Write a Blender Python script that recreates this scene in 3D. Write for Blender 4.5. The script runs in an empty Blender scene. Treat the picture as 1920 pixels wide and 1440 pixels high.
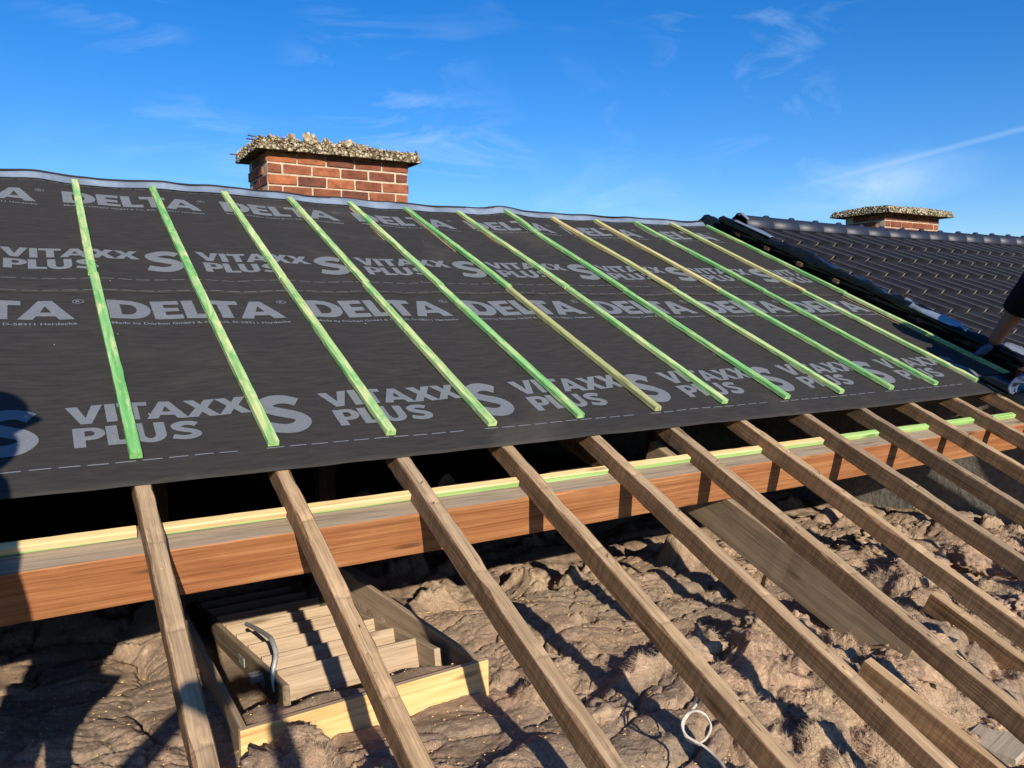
import bpy, bmesh, math, random
import numpy as np
from mathutils import Matrix, Vector

random.seed(7)
rng = np.random.default_rng(7)
D = bpy.data
scene = bpy.context.scene
COL = scene.collection

# ------------------------------------------------------------------ camera
SLOPE = math.radians(23.5)          # roof pitch; X runs along the ridge, Y towards it, Z up
CA, SA = math.cos(SLOPE), math.sin(SLOPE)
CAM = Vector((-0.24992, -2.67202, 0.43411))
RIGHT = Vector((0.85816669, -0.51333789, -0.00584291))
DOWN = Vector((-0.05266703, -0.0767127, -0.99566126))
FWD = Vector((0.51066243, 0.85475106, -0.09286827))
FPX = 1496.78
cam_d = D.cameras.new('camera'); cam = D.objects.new('camera', cam_d); COL.objects.link(cam)
cam_d.sensor_fit = 'HORIZONTAL'; cam_d.sensor_width = 36.0
cam_d.lens = FPX / 1920 * 36.0
cam_d.clip_start = 0.02; cam_d.clip_end = 5000
m = Matrix.Identity(4)
for i in range(3):
    m[i][0] = RIGHT[i]; m[i][1] = -DOWN[i]; m[i][2] = -FWD[i]; m[i][3] = CAM[i]
cam.matrix_world = m
scene.camera = cam

# ------------------------------------------------------------------ light
SUN = Vector((0.217, 1.0, -0.465)).normalized()      # travel direction of the sunlight
ELEV = math.asin(-SUN.z)
w = D.worlds.new('World'); scene.world = w; w.use_nodes = True
wn = w.node_tree.nodes; wl = w.node_tree.links
wn.clear()
wo = wn.new('ShaderNodeOutputWorld'); bg = wn.new('ShaderNodeBackground')
sky = wn.new('ShaderNodeTexSky'); sky.sky_type = 'NISHITA'; sky.sun_disc = False
sky.sun_elevation = ELEV
sky.sun_rotation = math.atan2(-SUN.x, -SUN.y)
sky.altitude = 100; sky.air_density = 1.0; sky.dust_density = 0.25; sky.ozone_density = 3.0
hs = wn.new('ShaderNodeHueSaturation'); hs.inputs['Saturation'].default_value = 1.40
hs.inputs['Value'].default_value = 1.0
wl.new(sky.outputs[0], hs.inputs['Color'])
# thin cirrus streaks in the sky
tc = wn.new('ShaderNodeTexCoord')
mp = wn.new('ShaderNodeMapping'); mp.inputs['Rotation'].default_value = (0.35, 0.25, 0.5)
mp.inputs['Scale'].default_value = (2.2, 7.0, 13.0)
wl.new(tc.outputs['Generated'], mp.inputs['Vector'])
n1 = wn.new('ShaderNodeTexNoise'); n1.inputs['Scale'].default_value = 1.3; n1.inputs['Detail'].default_value = 9
n1.inputs['Roughness'].default_value = 0.62; n1.inputs['Distortion'].default_value = 0.9
wl.new(mp.outputs[0], n1.inputs['Vector'])
n2 = wn.new('ShaderNodeTexNoise'); n2.inputs['Scale'].default_value = 3.1; n2.inputs['Detail'].default_value = 3
wl.new(tc.outputs['Generated'], n2.inputs['Vector'])
r1 = wn.new('ShaderNodeMapRange'); r1.inputs[1].default_value = 0.50; r1.inputs[2].default_value = 0.80
r2 = wn.new('ShaderNodeMapRange'); r2.inputs[1].default_value = 0.42; r2.inputs[2].default_value = 0.64
wl.new(n1.outputs[0], r1.inputs[0]); wl.new(n2.outputs[0], r2.inputs[0])
mu = wn.new('ShaderNodeMath'); mu.operation = 'MULTIPLY'
wl.new(r1.outputs[0], mu.inputs[0]); wl.new(r2.outputs[0], mu.inputs[1])
mu2 = wn.new('ShaderNodeMath'); mu2.operation = 'MULTIPLY'; mu2.inputs[1].default_value = 0.42
wl.new(mu.outputs[0], mu2.inputs[0])
def wmath(op, a, b=None):
    q = wn.new('ShaderNodeMath'); q.operation = op
    for k, v in enumerate((a, b)):
        if v is None: continue
        if isinstance(v, (int, float)): q.inputs[k].default_value = v
        else: wl.new(v, q.inputs[k])
    return q.outputs[0]
def wdot(vec):
    q = wn.new('ShaderNodeVectorMath'); q.operation = 'DOT_PRODUCT'; q.inputs[1].default_value = tuple(vec)
    wl.new(tc.outputs['Generated'], q.inputs[0]); return q.outputs['Value']
def wrange(v, a, b):
    q = wn.new('ShaderNodeMapRange'); q.inputs[1].default_value = a; q.inputs[2].default_value = b; wl.new(v, q.inputs[0]); return q.outputs[0]
def skydir(px, py): return (FWD + RIGHT * ((px - 960) / FPX) + DOWN * ((py - 720) / FPX)).normalized()
cA, cB = skydir(1480, 356), skydir(1930, 238)
cN = cA.cross(cB).normalized(); cT = cN.cross(cA).normalized()
off = wdot(cN); along = wdot(cT)
fade = wmath('MULTIPLY', wrange(along, -0.02, 0.12), wrange(along, 0.6, 0.3))
trail = wmath('MULTIPLY', wrange(wmath('ABSOLUTE', off), 0.0042, 0.0008), fade)
vC = skydir(1640, 348); vN = (skydir(1790, 322) - skydir(1490, 372)); vN = vC.cross(vN).normalized(); vT = vN.cross(vC).normalized()
e1 = wmath('DIVIDE', wdot(vN), 0.030); e2 = wmath('DIVIDE', wdot(vT), 0.115)
veil = wrange(wmath('SQRT', wmath('ADD', wmath('MULTIPLY', e1, e1), wmath('MULTIPLY', e2, e2))), 1.15, 0.1)
veil = wmath('MULTIPLY', wmath('MULTIPLY', veil, wrange(wdot(vC), 0.5, 0.9)), wrange(n1.outputs[0], 0.30, 0.62))
cloud = wmath('MINIMUM', wmath('ADD', mu2.outputs[0], wmath('ADD', wmath('MULTIPLY', trail, 0.12), wmath('MULTIPLY', veil, 0.32))), 0.8)
mx = wn.new('ShaderNodeMix'); mx.data_type = 'RGBA'
wl.new(cloud, mx.inputs['Factor']); wl.new(hs.outputs[0], mx.inputs['A'])
mx.inputs['B'].default_value = (7.5, 9.0, 10.5, 1)
tint = wn.new('ShaderNodeMix'); tint.data_type = 'RGBA'; tint.blend_type = 'MULTIPLY'; tint.inputs['Factor'].default_value = 1.0
tint.inputs['B'].default_value = (0.80, 0.90, 1.16, 1)
wl.new(hs.outputs[0], tint.inputs['A']); wl.new(tint.outputs['Result'], mx.inputs['A'])
wl.new(mx.outputs['Result'], bg.inputs['Color'])
bg.inputs['Strength'].default_value = 0.092
wl.new(bg.outputs[0], wo.inputs[0])

sun_d = D.lights.new('sun', 'SUN'); sun_d.energy = 5.0; sun_d.angle = math.radians(0.53)
sun_d.color = (1.0, 0.91, 0.77)
sun = D.objects.new('sun', sun_d); COL.objects.link(sun)
sun.rotation_euler = SUN.to_track_quat('-Z', 'Y').to_euler()
sun.location = (-3, -12, 8)
vs = scene.view_settings
vs.view_transform = 'Standard'; vs.look = 'None'; vs.gamma = 1.0; vs.use_curve_mapping = False
vs.exposure = 0.45

# ------------------------------------------------------------------ helpers
def R(u, v, n=0.0):
    """roof frame (along ridge, up the slope, off the slope) to world"""
    return Vector((u, v * CA - n * SA, v * SA + n * CA))
ROOF = Matrix(((1, 0, 0, 0), (0, CA, -SA, 0), (0, SA, CA, 0), (0, 0, 0, 1)))

def tag(o, label=None, cat=None, group=None, kind=None):
    if label: o['label'] = label
    if cat: o['category'] = cat
    if group: o['group'] = group
    if kind: o['kind'] = kind
    return o

def link(name, me, parent=None, mw=None):
    o = D.objects.new(name, me); COL.objects.link(o)
    if mw is not None: o.matrix_world = mw
    if parent is not None:
        o.parent = parent
    return o

def mesh(name, verts, faces, mats, smooth=False, fmat=None):
    me = D.meshes.new(name)
    me.from_pydata([tuple(v) for v in verts], [], faces)
    for mt in (mats if isinstance(mats, (list, tuple)) else [mats]): me.materials.append(mt)
    if fmat is not None: me.polygons.foreach_set('material_index', fmat)
    if smooth: me.polygons.foreach_set('use_smooth', [True] * len(me.polygons))
    me.update()
    return me

def empty(name, loc=(0, 0, 0)):
    o = D.objects.new(name, None); COL.objects.link(o); o.location = loc; o.empty_display_size = 0.1
    return o

def frame(ex, ez, o):
    ex = Vector(ex).normalized(); ez = Vector(ez)
    ey = ez.cross(ex).normalized(); ez = ex.cross(ey)
    return Matrix(((ex.x, ey.x, ez.x, o[0]), (ex.y, ey.y, ez.y, o[1]), (ex.z, ey.z, ez.z, o[2]), (0, 0, 0, 1)))

def ordinal(i):
    return ['first', 'second', 'third', 'fourth', 'fifth', 'sixth', 'seventh', 'eighth', 'ninth', 'tenth',
            'eleventh', 'twelfth', 'thirteenth', 'fourteenth'][i]

# vectorised gradient noise
_p = rng.permutation(256); _p = np.concatenate([_p, _p, _p])
_g = rng.normal(size=(256, 3)); _g /= np.linalg.norm(_g, axis=1)[:, None]
def pn(x, y, z=0.0):
    x, y, z = np.broadcast_arrays(np.asarray(x, float), np.asarray(y, float), np.asarray(z, float))
    xi, yi, zi = np.floor(x).astype(int), np.floor(y).astype(int), np.floor(z).astype(int)
    xf, yf, zf = x - xi, y - yi, z - zi
    fu = lambda t: t * t * t * (t * (t * 6 - 15) + 10)
    u, v, q = fu(xf), fu(yf), fu(zf)
    out = 0
    for a in (0, 1):
        for b in (0, 1):
            for c in (0, 1):
                h = _p[_p[_p[(xi + a) & 255] + ((yi + b) & 255)] + ((zi + c) & 255)]
                g = _g[h]
                d = g[..., 0] * (xf - a) + g[..., 1] * (yf - b) + g[..., 2] * (zf - c)
                out = out + d * (u if a else 1 - u) * (v if b else 1 - v) * (q if c else 1 - q)
    return out * 1.6
def fbm(x, y, z=0.0, o=4, r=0.5):
    s, a, f = 0, 1, 1
    for k in range(o):
        s = s + a * pn(x * f + k * 17.3, y * f - k * 9.1, z * f + k * 5.7); a *= r; f *= 2.03
    return s
def sstep(a, b, x):
    t = np.clip((np.asarray(x, float) - a) / (b - a), 0, 1); return t * t * (3 - 2 * t)

# ------------------------------------------------------------------ materials
class NT:
    def __init__(self, name):
        self.m = D.materials.new(name); self.m.use_nodes = True
        self.n = self.m.node_tree.nodes; self.l = self.m.node_tree.links
        self.b = self.n['Principled BSDF']; self.tc = self.n.new('ShaderNodeTexCoord')
    def map(self, scale, src='Object', rot=(0, 0, 0)):
        m = self.n.new('ShaderNodeMapping'); m.inputs['Scale'].default_value = scale
        m.inputs['Rotation'].default_value = rot
        self.l.new(self.tc.outputs[src], m.inputs['Vector']); return m.outputs[0]
    def rnd_map(self, scale):
        """object coords shifted by the object's random number, so copies differ"""
        oi = self.n.new('ShaderNodeObjectInfo')
        mu = self.n.new('ShaderNodeMath'); mu.operation = 'MULTIPLY'; mu.inputs[1].default_value = 37.0
        self.l.new(oi.outputs['Random'], mu.inputs[0])
        ad = self.n.new('ShaderNodeVectorMath'); ad.operation = 'ADD'
        self.l.new(self.tc.outputs['Object'], ad.inputs[0])
        cb = self.n.new('ShaderNodeCombineXYZ')
        for i in range(3): self.l.new(mu.outputs[0], cb.inputs[i])
        self.l.new(cb.outputs[0], ad.inputs[1])
        m = self.n.new('ShaderNodeMapping'); m.inputs['Scale'].default_value = scale
        self.l.new(ad.outputs[0], m.inputs['Vector']); return m.outputs[0]
    def noise(self, vec, scale=1, detail=6, rough=0.55, dist=0.0):
        t = self.n.new('ShaderNodeTexNoise'); t.inputs['Scale'].default_value = scale
        t.inputs['Detail'].default_value = detail; t.inputs['Roughness'].default_value = rough
        t.inputs['Distortion'].default_value = dist
        self.l.new(vec, t.inputs['Vector']); return t.outputs[0]
    def ramp(self, fac, stops):
        r = self.n.new('ShaderNodeValToRGB'); e = r.color_ramp.elements
        while len(e) < len(stops): e.new(0.5)
        for k, (p, c) in enumerate(stops):
            e[k].position = p; e[k].color = (c[0], c[1], c[2], 1) if len(c) == 3 else c
        self.l.new(fac, r.inputs[0]); return r.outputs[0]
    def mix(self, fac, a, b, mode='MIX'):
        x = self.n.new('ShaderNodeMix'); x.data_type = 'RGBA'; x.blend_type = mode
        for s, v in (('Factor', fac), ('A', a), ('B', b)):
            if isinstance(v, (int, float)): x.inputs[s].default_value = v
            elif isinstance(v, tuple): x.inputs[s].default_value = (v[0], v[1], v[2], 1)
            else: self.l.new(v, x.inputs[s])
        return x.outputs['Result']
    def math(self, op, a, b):
        x = self.n.new('ShaderNodeMath'); x.operation = op
        for k, v in enumerate((a, b)):
            if isinstance(v, (int, float)): x.inputs[k].default_value = v
            else: self.l.new(v, x.inputs[k])
        return x.outputs[0]
    def bump(self, h, strength=0.3, dist=0.01):
        b = self.n.new('ShaderNodeBump'); b.inputs['Strength'].default_value = strength
        b.inputs['Distance'].default_value = dist
        self.l.new(h, b.inputs['Height'])
        self.l.new(b.outputs[0], self.b.inputs['Normal'])
    def col(self, c):
        if isinstance(c, tuple): self.b.inputs['Base Color'].default_value = (c[0], c[1], c[2], 1)
        else: self.l.new(c, self.b.inputs['Base Color'])
    def set(self, rough=0.8, spec=0.3, metal=0.0):
        self.b.inputs['Roughness'].default_value = rough
        self.b.inputs['Specular IOR Level'].default_value = spec
        self.b.inputs['Metallic'].default_value = metal
        return self.m

def wood(name, stops, grain=(1.6, 55, 55), blotch=None, knot=True, bumps=0.35, rough=0.78, lath=False, saw=False, vary=False):
    t = NT(name)
    g0 = t.noise(t.rnd_map(grain), 1, 8, 0.62, 0.5)
    g1 = t.noise(t.rnd_map((grain[0] * 2.2, grain[1] * 3.2, grain[2] * 3.2)), 1, 6, 0.7, 0.25)
    g = t.math('ADD', t.math('MULTIPLY', g0, 0.5), t.math('MULTIPLY', g1, 0.5))
    c = t.ramp(g, [(0.5 + (p - 0.5) * 0.55, q) for p, q in stops])
    if blotch:
        b = t.noise(t.rnd_map((2.2, 9, 9)), 1, 6, 0.65, 0.5)
        f = t.ramp(b, [(0.45, (0, 0, 0)), (0.66, (1, 1, 1))])
        c = t.mix(t.math('MULTIPLY', f, 0.75), c, t.mix(1.0, blotch, t.ramp(g1, [(0.3, (0.7, 0.7, 0.7)), (0.7, (1.25, 1.25, 1.25))]), 'MULTIPLY'))
    if lath:       # paler, scraped bands where the old tile laths crossed
        x = t.n.new('ShaderNodeSeparateXYZ'); t.l.new(t.tc.outputs['Object'], x.inputs[0])
        wv = t.noise(t.rnd_map((9, 30, 30)), 1, 3)
        fr = t.math('FRACT', t.math('ADD', t.math('MULTIPLY', x.outputs[0], 1 / 0.345), t.math('MULTIPLY', wv, 0.10)), 0)
        band = t.ramp(fr, [(0.40, (0, 0, 0)), (0.43, (1, 1, 1)), (0.53, (0.55, 0.55, 0.55)), (0.56, (0, 0, 0))])
        pt = t.ramp(t.noise(t.rnd_map((14, 50, 50)), 1, 4), [(0.45, (0, 0, 0)), (0.6, (1, 1, 1))])
        c = t.mix(t.math('MULTIPLY', t.math('MULTIPLY', band, pt), 0.75), c, (0.56, 0.40, 0.25))
        edge = t.ramp(fr, [(0.375, (0, 0, 0)), (0.395, (1, 1, 1)), (0.41, (0, 0, 0))])
        c = t.mix(t.math('MULTIPLY', edge, 0.35), c, (0.10, 0.075, 0.055))
    if saw:        # rough-sawn marks across the grain
        sw = t.noise(t.rnd_map((130, 5, 5)), 1, 3, 0.6, 0.2)
        c = t.mix(t.math('MULTIPLY', t.ramp(sw, [(0.42, (1, 1, 1)), (0.56, (0, 0, 0))]), 0.38), c, tuple(q * 0.55 for q in stops[0][1]))
    if knot:
        v = t.n.new('ShaderNodeTexVoronoi'); v.inputs['Scale'].default_value = 1
        t.l.new(t.rnd_map((2.6, 14, 14)), v.inputs['Vector'])
        f = t.ramp(v.outputs['Distance'], [(0.07, (1, 1, 1)), (0.20, (0, 0, 0))])
        c = t.mix(t.math('MULTIPLY', f, 0.7), c, tuple(x * 0.35 for x in stops[0][1]))
    # short dark checks along the grain
    s_ = t.noise(t.rnd_map((3.5, 190, 190)), 1, 3, 0.5, 0.1)
    f = t.ramp(s_, [(0.30, (1, 1, 1)), (0.38, (0, 0, 0))])
    c = t.mix(t.math('MULTIPLY', f, 0.6), c, tuple(x * 0.35 for x in stops[0][1]))
    oi = t.n.new('ShaderNodeObjectInfo')
    c = t.mix(1.0, c, t.ramp(oi.outputs['Random'], [(0.0, (0.74, 0.72, 0.70)), (0.35, (1.0, 0.93, 0.84)), (0.7, (0.96, 0.91, 0.86)), (1.0, (1.16, 1.06, 0.94))]) if vary else (1.0, 1.0, 1.0), 'MULTIPLY')
    t.col(c); t.bump(t.math('ADD', g, t.math('MULTIPLY', s_, 0.4)), bumps, 0.005)
    return t.set(rough, 0.2)

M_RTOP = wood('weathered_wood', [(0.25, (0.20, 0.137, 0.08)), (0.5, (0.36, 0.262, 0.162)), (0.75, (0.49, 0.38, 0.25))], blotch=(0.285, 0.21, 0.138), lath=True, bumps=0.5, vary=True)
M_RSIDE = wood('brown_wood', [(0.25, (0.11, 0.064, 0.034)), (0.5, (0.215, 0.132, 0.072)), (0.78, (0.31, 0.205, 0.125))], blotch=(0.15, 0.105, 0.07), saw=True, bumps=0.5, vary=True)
M_PFRONT = wood('red_brown_wood', [(0.2, (0.175, 0.064, 0.024)), (0.5, (0.355, 0.15, 0.058)), (0.8, (0.52, 0.265, 0.12))], grain=(0.8, 45, 45), blotch=(0.30, 0.105, 0.042), bumps=0.4)
M_PTOP = wood('dusty_wood', [(0.25, (0.15, 0.113, 0.078)), (0.5, (0.255, 0.196, 0.138)), (0.8, (0.34, 0.265, 0.19))], bumps=0.3)
M_BOARD = wood('tan_board', [(0.25, (0.18, 0.13, 0.08)), (0.5, (0.30, 0.225, 0.145)), (0.8, (0.40, 0.31, 0.205))], grain=(1.2, 30, 30), blotch=(0.22, 0.165, 0.11), bumps=0.3)
M_PLANK = wood('pale_plank', [(0.25, (0.26, 0.215, 0.16)), (0.5, (0.40, 0.335, 0.255)), (0.8, (0.50, 0.43, 0.33))], bumps=0.2)
M_DARKWOOD = wood('old_dark_wood', [(0.25, (0.05, 0.028, 0.016)), (0.5, (0.085, 0.05, 0.03)), (0.8, (0.13, 0.08, 0.05))])
M_FRESH = wood('fresh_pine', [(0.25, (0.46, 0.27, 0.10)), (0.5, (0.66, 0.43, 0.18)), (0.8, (0.78, 0.56, 0.27))], grain=(1.2, 30, 30), bumps=0.12)
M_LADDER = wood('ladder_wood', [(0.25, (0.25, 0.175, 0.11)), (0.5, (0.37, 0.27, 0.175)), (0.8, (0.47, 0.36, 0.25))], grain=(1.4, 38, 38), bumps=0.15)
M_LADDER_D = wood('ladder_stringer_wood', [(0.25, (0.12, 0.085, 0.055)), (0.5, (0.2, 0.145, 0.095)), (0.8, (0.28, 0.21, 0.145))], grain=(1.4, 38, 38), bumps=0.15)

def green_wood(name, pale):
    t = NT(name)
    g = t.noise(t.rnd_map((1.4, 60, 60)), 1, 6, 0.6, 0.3)
    green = t.ramp(g, [(0.25, (0.07, 0.26, 0.07)), (0.5, (0.155, 0.41, 0.125)), (0.8, (0.29, 0.54, 0.20))])
    wd = t.ramp(g, [(0.25, (0.33, 0.40, 0.14)), (0.5, (0.55, 0.58, 0.26)), (0.8, (0.72, 0.68, 0.38))])
    b = t.noise(t.rnd_map((4.2, 26, 26)), 1, 7, 0.72, 0.9)
    f = t.ramp(b, [(0.49 - pale, (0, 0, 0)), (0.69 - pale, (1, 1, 1))])
    c = t.mix(f, green, wd)
    v = t.n.new('ShaderNodeTexVoronoi'); v.inputs['Scale'].default_value = 1
    t.l.new(t.rnd_map((1.8, 12, 12)), v.inputs['Vector'])
    k = t.ramp(v.outputs['Distance'], [(0.04, (1, 1, 1)), (0.12, (0, 0, 0))])
    c = t.mix(t.math('MULTIPLY', k, 0.7), c, (0.10, 0.09, 0.02))
    s = t.noise(t.rnd_map((2.0, 150, 150)), 1, 2)
    t.col(c); t.bump(s, 0.25, 0.003)
    return t.set(0.62, 0.35)
M_GREEN = [green_wood('green_stained_pine', 0.02), green_wood('green_stained_pine_worn', 0.09)]
M_OLIVE = wood('olive_stained_pine', [(0.25, (0.21, 0.21, 0.08)), (0.5, (0.34, 0.35, 0.15)), (0.8, (0.47, 0.46, 0.24))], blotch=(0.32, 0.36, 0.13))
M_ORANGE = wood('orange_green_pine', [(0.25, (0.36, 0.24, 0.09)), (0.5, (0.54, 0.45, 0.20)), (0.8, (0.68, 0.60, 0.33))], grain=(2.2, 60, 60), blotch=(0.25, 0.45, 0.14))
M_GSTRIP = wood('pale_green_strip', [(0.2, (0.18, 0.36, 0.08)), (0.5, (0.30, 0.50, 0.15)), (0.8, (0.44, 0.58, 0.22))], blotch=(0.42, 0.5, 0.2))
def dyed_strip(name, z0):
    t = NT(name)
    g = t.noise(t.rnd_map((1.6, 90, 90)), 1, 7, 0.65, 0.4)
    cream = t.ramp(g, [(0.3, (0.50, 0.33, 0.15)), (0.5, (0.66, 0.46, 0.23)), (0.7, (0.76, 0.58, 0.33))])
    green = t.ramp(g, [(0.3, (0.20, 0.36, 0.10)), (0.5, (0.33, 0.50, 0.17)), (0.7, (0.48, 0.58, 0.26))])
    x = t.n.new('ShaderNodeSeparateXYZ'); t.l.new(t.tc.outputs['Object'], x.inputs[0])
    w_ = t.noise(t.rnd_map((7, 20, 20)), 1, 4)
    h = t.math('ADD', x.outputs[2], t.math('MULTIPLY', t.math('SUBTRACT', w_, 0.5), 0.014))
    f = t.ramp(t.math('MULTIPLY', t.math('ADD', h, 0.03), 33.0), [((z0 + 0.03) * 33 - 0.05, (1, 1, 1)), ((z0 + 0.03) * 33 + 0.03, (0, 0, 0))])
    t.col(t.mix(f, cream, green)); t.bump(g, 0.2, 0.003); return t.set(0.75, 0.25)
M_STRIP_A = dyed_strip('cream_strip_green_foot', -0.017); M_STRIP_B = dyed_strip('green_faced_strip', -0.005)
M_CREAM = wood('cream_strip', [(0.2, (0.52, 0.33, 0.13)), (0.5, (0.68, 0.47, 0.21)), (0.8, (0.76, 0.58, 0.3))], bumps=0.15)

def membrane_mat():
    t = NT('underlay_fleece')
    a = t.noise(t.map((9, 60, 1)), 1, 5, 0.65)
    b = t.noise(t.map((1.1, 1.6, 1)), 1, 5, 0.6, 0.6)
    c = t.ramp(a, [(0.3, (0.020, 0.0182, 0.0163)), (0.7, (0.037, 0.0333, 0.0295))])
    dust = t.ramp(b, [(0.58, (0, 0, 0)), (0.78, (1, 1, 1))])
    c = t.mix(t.math('MULTIPLY', dust, 0.38), c, (0.12, 0.10, 0.08))
    # scattered specks of sawdust and mortar
    v = t.n.new('ShaderNodeTexVoronoi'); v.inputs['Scale'].default_value = 5.5
    t.l.new(t.map((1, 1, 1)), v.inputs['Vector'])
    sp = t.ramp(v.outputs['Distance'], [(0.010, (1, 1, 1)), (0.022, (0, 0, 0))])
    c = t.mix(sp, c, (0.42, 0.36, 0.28))
    t.col(c)
    fine = t.noise(t.map((420, 420, 1)), 1, 2)
    t.bump(t.math('ADD', fine, t.math('MULTIPLY', a, 0.6)), 0.22, 0.002)
    return t.set(0.82, 0.28)
M_MEMB = membrane_mat()
def print_mat():
    t = NT('silver_grey_print')
    a = t.noise(t.map((90, 420, 1)), 1, 3)
    t.col(t.ramp(a, [(0.25, (0.10, 0.110, 0.122)), (0.5, (0.145, 0.157, 0.172)), (0.8, (0.19, 0.203, 0.22))]))
    return t.set(0.7, 0.3)
M_PRINT = print_mat()
def simple(name, c, rough=0.6, spec=0.4, metal=0.0, var=0.25, scale=6, bump=0.0):
    t = NT(name)
    a = t.noise(t.map((scale, scale, scale)), 1, 5, 0.6)
    t.col(t.ramp(a, [(0.3, tuple(x * (1 - var) for x in c)), (0.7, tuple(min(1, x * (1 + var)) for x in c))]))
    if bump: t.bump(a, bump, 0.01)
    return t.set(rough, spec, metal)
M_RIDGESTRIP = simple('pale_ridge_strip', (0.17, 0.21, 0.27), 0.35, 0.5, 0, 0.35, 5)
M_TILE = simple('dark_tile', (0.0165, 0.0142, 0.0138), 0.40, 0.36, 0, 0.4, 9, 0.05)
M_RIDGETILE = simple('dark_ridge_tile', (0.014, 0.018, 0.032), 0.5, 0.5, 0, 0.2, 10)
M_FOIL = simple('black_foil', (0.005, 0.006, 0.005), 0.13, 0.32, 0, 0.4, 26, 0.35)
M_SILVER = simple('silver_flashing', (0.42, 0.46, 0.52), 0.25, 0.6, 0.65, 0.15, 15, 0.2)
M_METAL = simple('grey_steel', (0.42, 0.41, 0.39), 0.42, 0.5, 0.35, 0.2, 40)
M_RUST = simple('rusty_steel', (0.12, 0.06, 0.035), 0.7, 0.3, 0.3, 0.3, 60)
M_CABLE = simple('white_cable', (0.46, 0.425, 0.36), 0.45, 0.4, 0, 0.12, 60)
M_DECK = simple('ceiling_board', (0.10, 0.085, 0.07), 0.9, 0.2)
M_GROUND = simple('grass_ground', (0.06, 0.09, 0.035), 0.95, 0.1, 0, 0.3, 0.3)
M_RENDER = simple('grey_blockwork', (0.24, 0.22, 0.185), 0.92, 0.2, 0, 0.3, 30, 0.6)
M_MORTAR = simple('pale_mortar', (0.46, 0.375, 0.27), 0.93, 0.15, 0, 0.22, 30, 0.5)
M_UNDERTILE = simple('old_felt', (0.012, 0.010, 0.009), 0.95, 0.05)
M_SHIRT = simple('black_cotton', (0.008, 0.008, 0.010), 0.9, 0.15, 0, 0.3, 30)
M_TROUSER = simple('grey_work_trousers', (0.03, 0.03, 0.035), 0.9, 0.15, 0, 0.3, 30)
M_SKIN = simple('tanned_skin', (0.30, 0.125, 0.068), 0.55, 0.4, 0, 0.12, 20)
M_GLOVE = simple('blue_grey_glove', (0.075, 0.105, 0.18), 0.8, 0.25, 0, 0.35, 40, 0.3)
M_CAP = simple('dark_cap', (0.012, 0.012, 0.014), 0.9, 0.2)
M_HAIR = simple('dark_hair', (0.015, 0.010, 0.007), 0.7, 0.3)
M_PHONE = simple('phone_glass', (0.01, 0.01, 0.012), 0.15, 0.6)
M_BOOT = simple('brown_boot', (0.05, 0.03, 0.018), 0.7, 0.3)

def brick_mat():
    t = NT('red_brick')
    oi = t.n.new('ShaderNodeObjectInfo')
    base = t.ramp(oi.outputs['Random'], [(0.0, (0.16, 0.057, 0.036)), (0.4, (0.235, 0.078, 0.042)), (0.75, (0.30, 0.102, 0.052)), (1.0, (0.40, 0.135, 0.055))])
    a = t.noise(t.rnd_map((14, 14, 26)), 1, 6, 0.65)
    f = t.ramp(a, [(0.3, (0.5, 0.5, 0.5)), (0.7, (1.15, 1.15, 1.15))])
    c = t.mix(1.0, base, f, 'MULTIPLY')
    soot = t.noise(t.rnd_map((7, 7, 9)), 1, 4)
    sf = t.ramp(soot, [(0.56, (0, 0, 0)), (0.75, (1, 1, 1))])
    c = t.mix(t.math('MULTIPLY', sf, 0.55), c, (0.06, 0.04, 0.03))
    t.col(c); t.bump(a, 0.6, 0.006)
    return t.set(0.9, 0.2)
M_BRICK = brick_mat()
def aggregate_mat():
    t = NT('exposed_aggregate')
    v = t.n.new('ShaderNodeTexVoronoi'); v.inputs['Scale'].default_value = 42
    t.l.new(t.map((1, 1, 1)), v.inputs['Vector'])
    sep = t.n.new('ShaderNodeSeparateColor'); t.l.new(v.outputs['Color'], sep.inputs[0])
    c = t.ramp(sep.outputs[0], [(0.0, (0.10, 0.08, 0.055)), (0.35, (0.28, 0.22, 0.14)), (0.7, (0.44, 0.37, 0.25)), (1.0, (0.6, 0.54, 0.42))])
    gap = t.ramp(v.outputs['Distance'], [(0.42, (1, 1, 1)), (0.62, (0.16, 0.14, 0.1))])
    c = t.mix(1.0, c, gap, 'MULTIPLY')
    li = t.noise(t.map((5, 5, 5)), 1, 4)
    c = t.mix(t.math('MULTIPLY', t.ramp(li, [(0.5, (0, 0, 0)), (0.72, (1, 1, 1))]), 0.45), c, (0.16, 0.15, 0.06))
    t.col(c)
    inv = t.math('SUBTRACT', 1.0, v.outputs['Distance'])
    t.bump(inv, 0.8, 0.02)
    return t.set(0.9, 0.2)
M_AGG = aggregate_mat()
def pebble_mat():
    t = NT('pebble')
    v = t.n.new('ShaderNodeTexVoronoi'); v.inputs['Scale'].default_value = 30
    t.l.new(t.map((1, 1, 1)), v.inputs['Vector'])
    sep = t.n.new('ShaderNodeSeparateColor'); t.l.new(v.outputs['Color'], sep.inputs[0])
    t.col(t.ramp(sep.outputs[1], [(0.0, (0.12, 0.085, 0.05)), (0.4, (0.29, 0.215, 0.125)), (0.8, (0.44, 0.345, 0.21)), (1.0, (0.56, 0.47, 0.33))]))
    return t.set(0.85, 0.3)
M_PEBBLE = pebble_mat()

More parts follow.
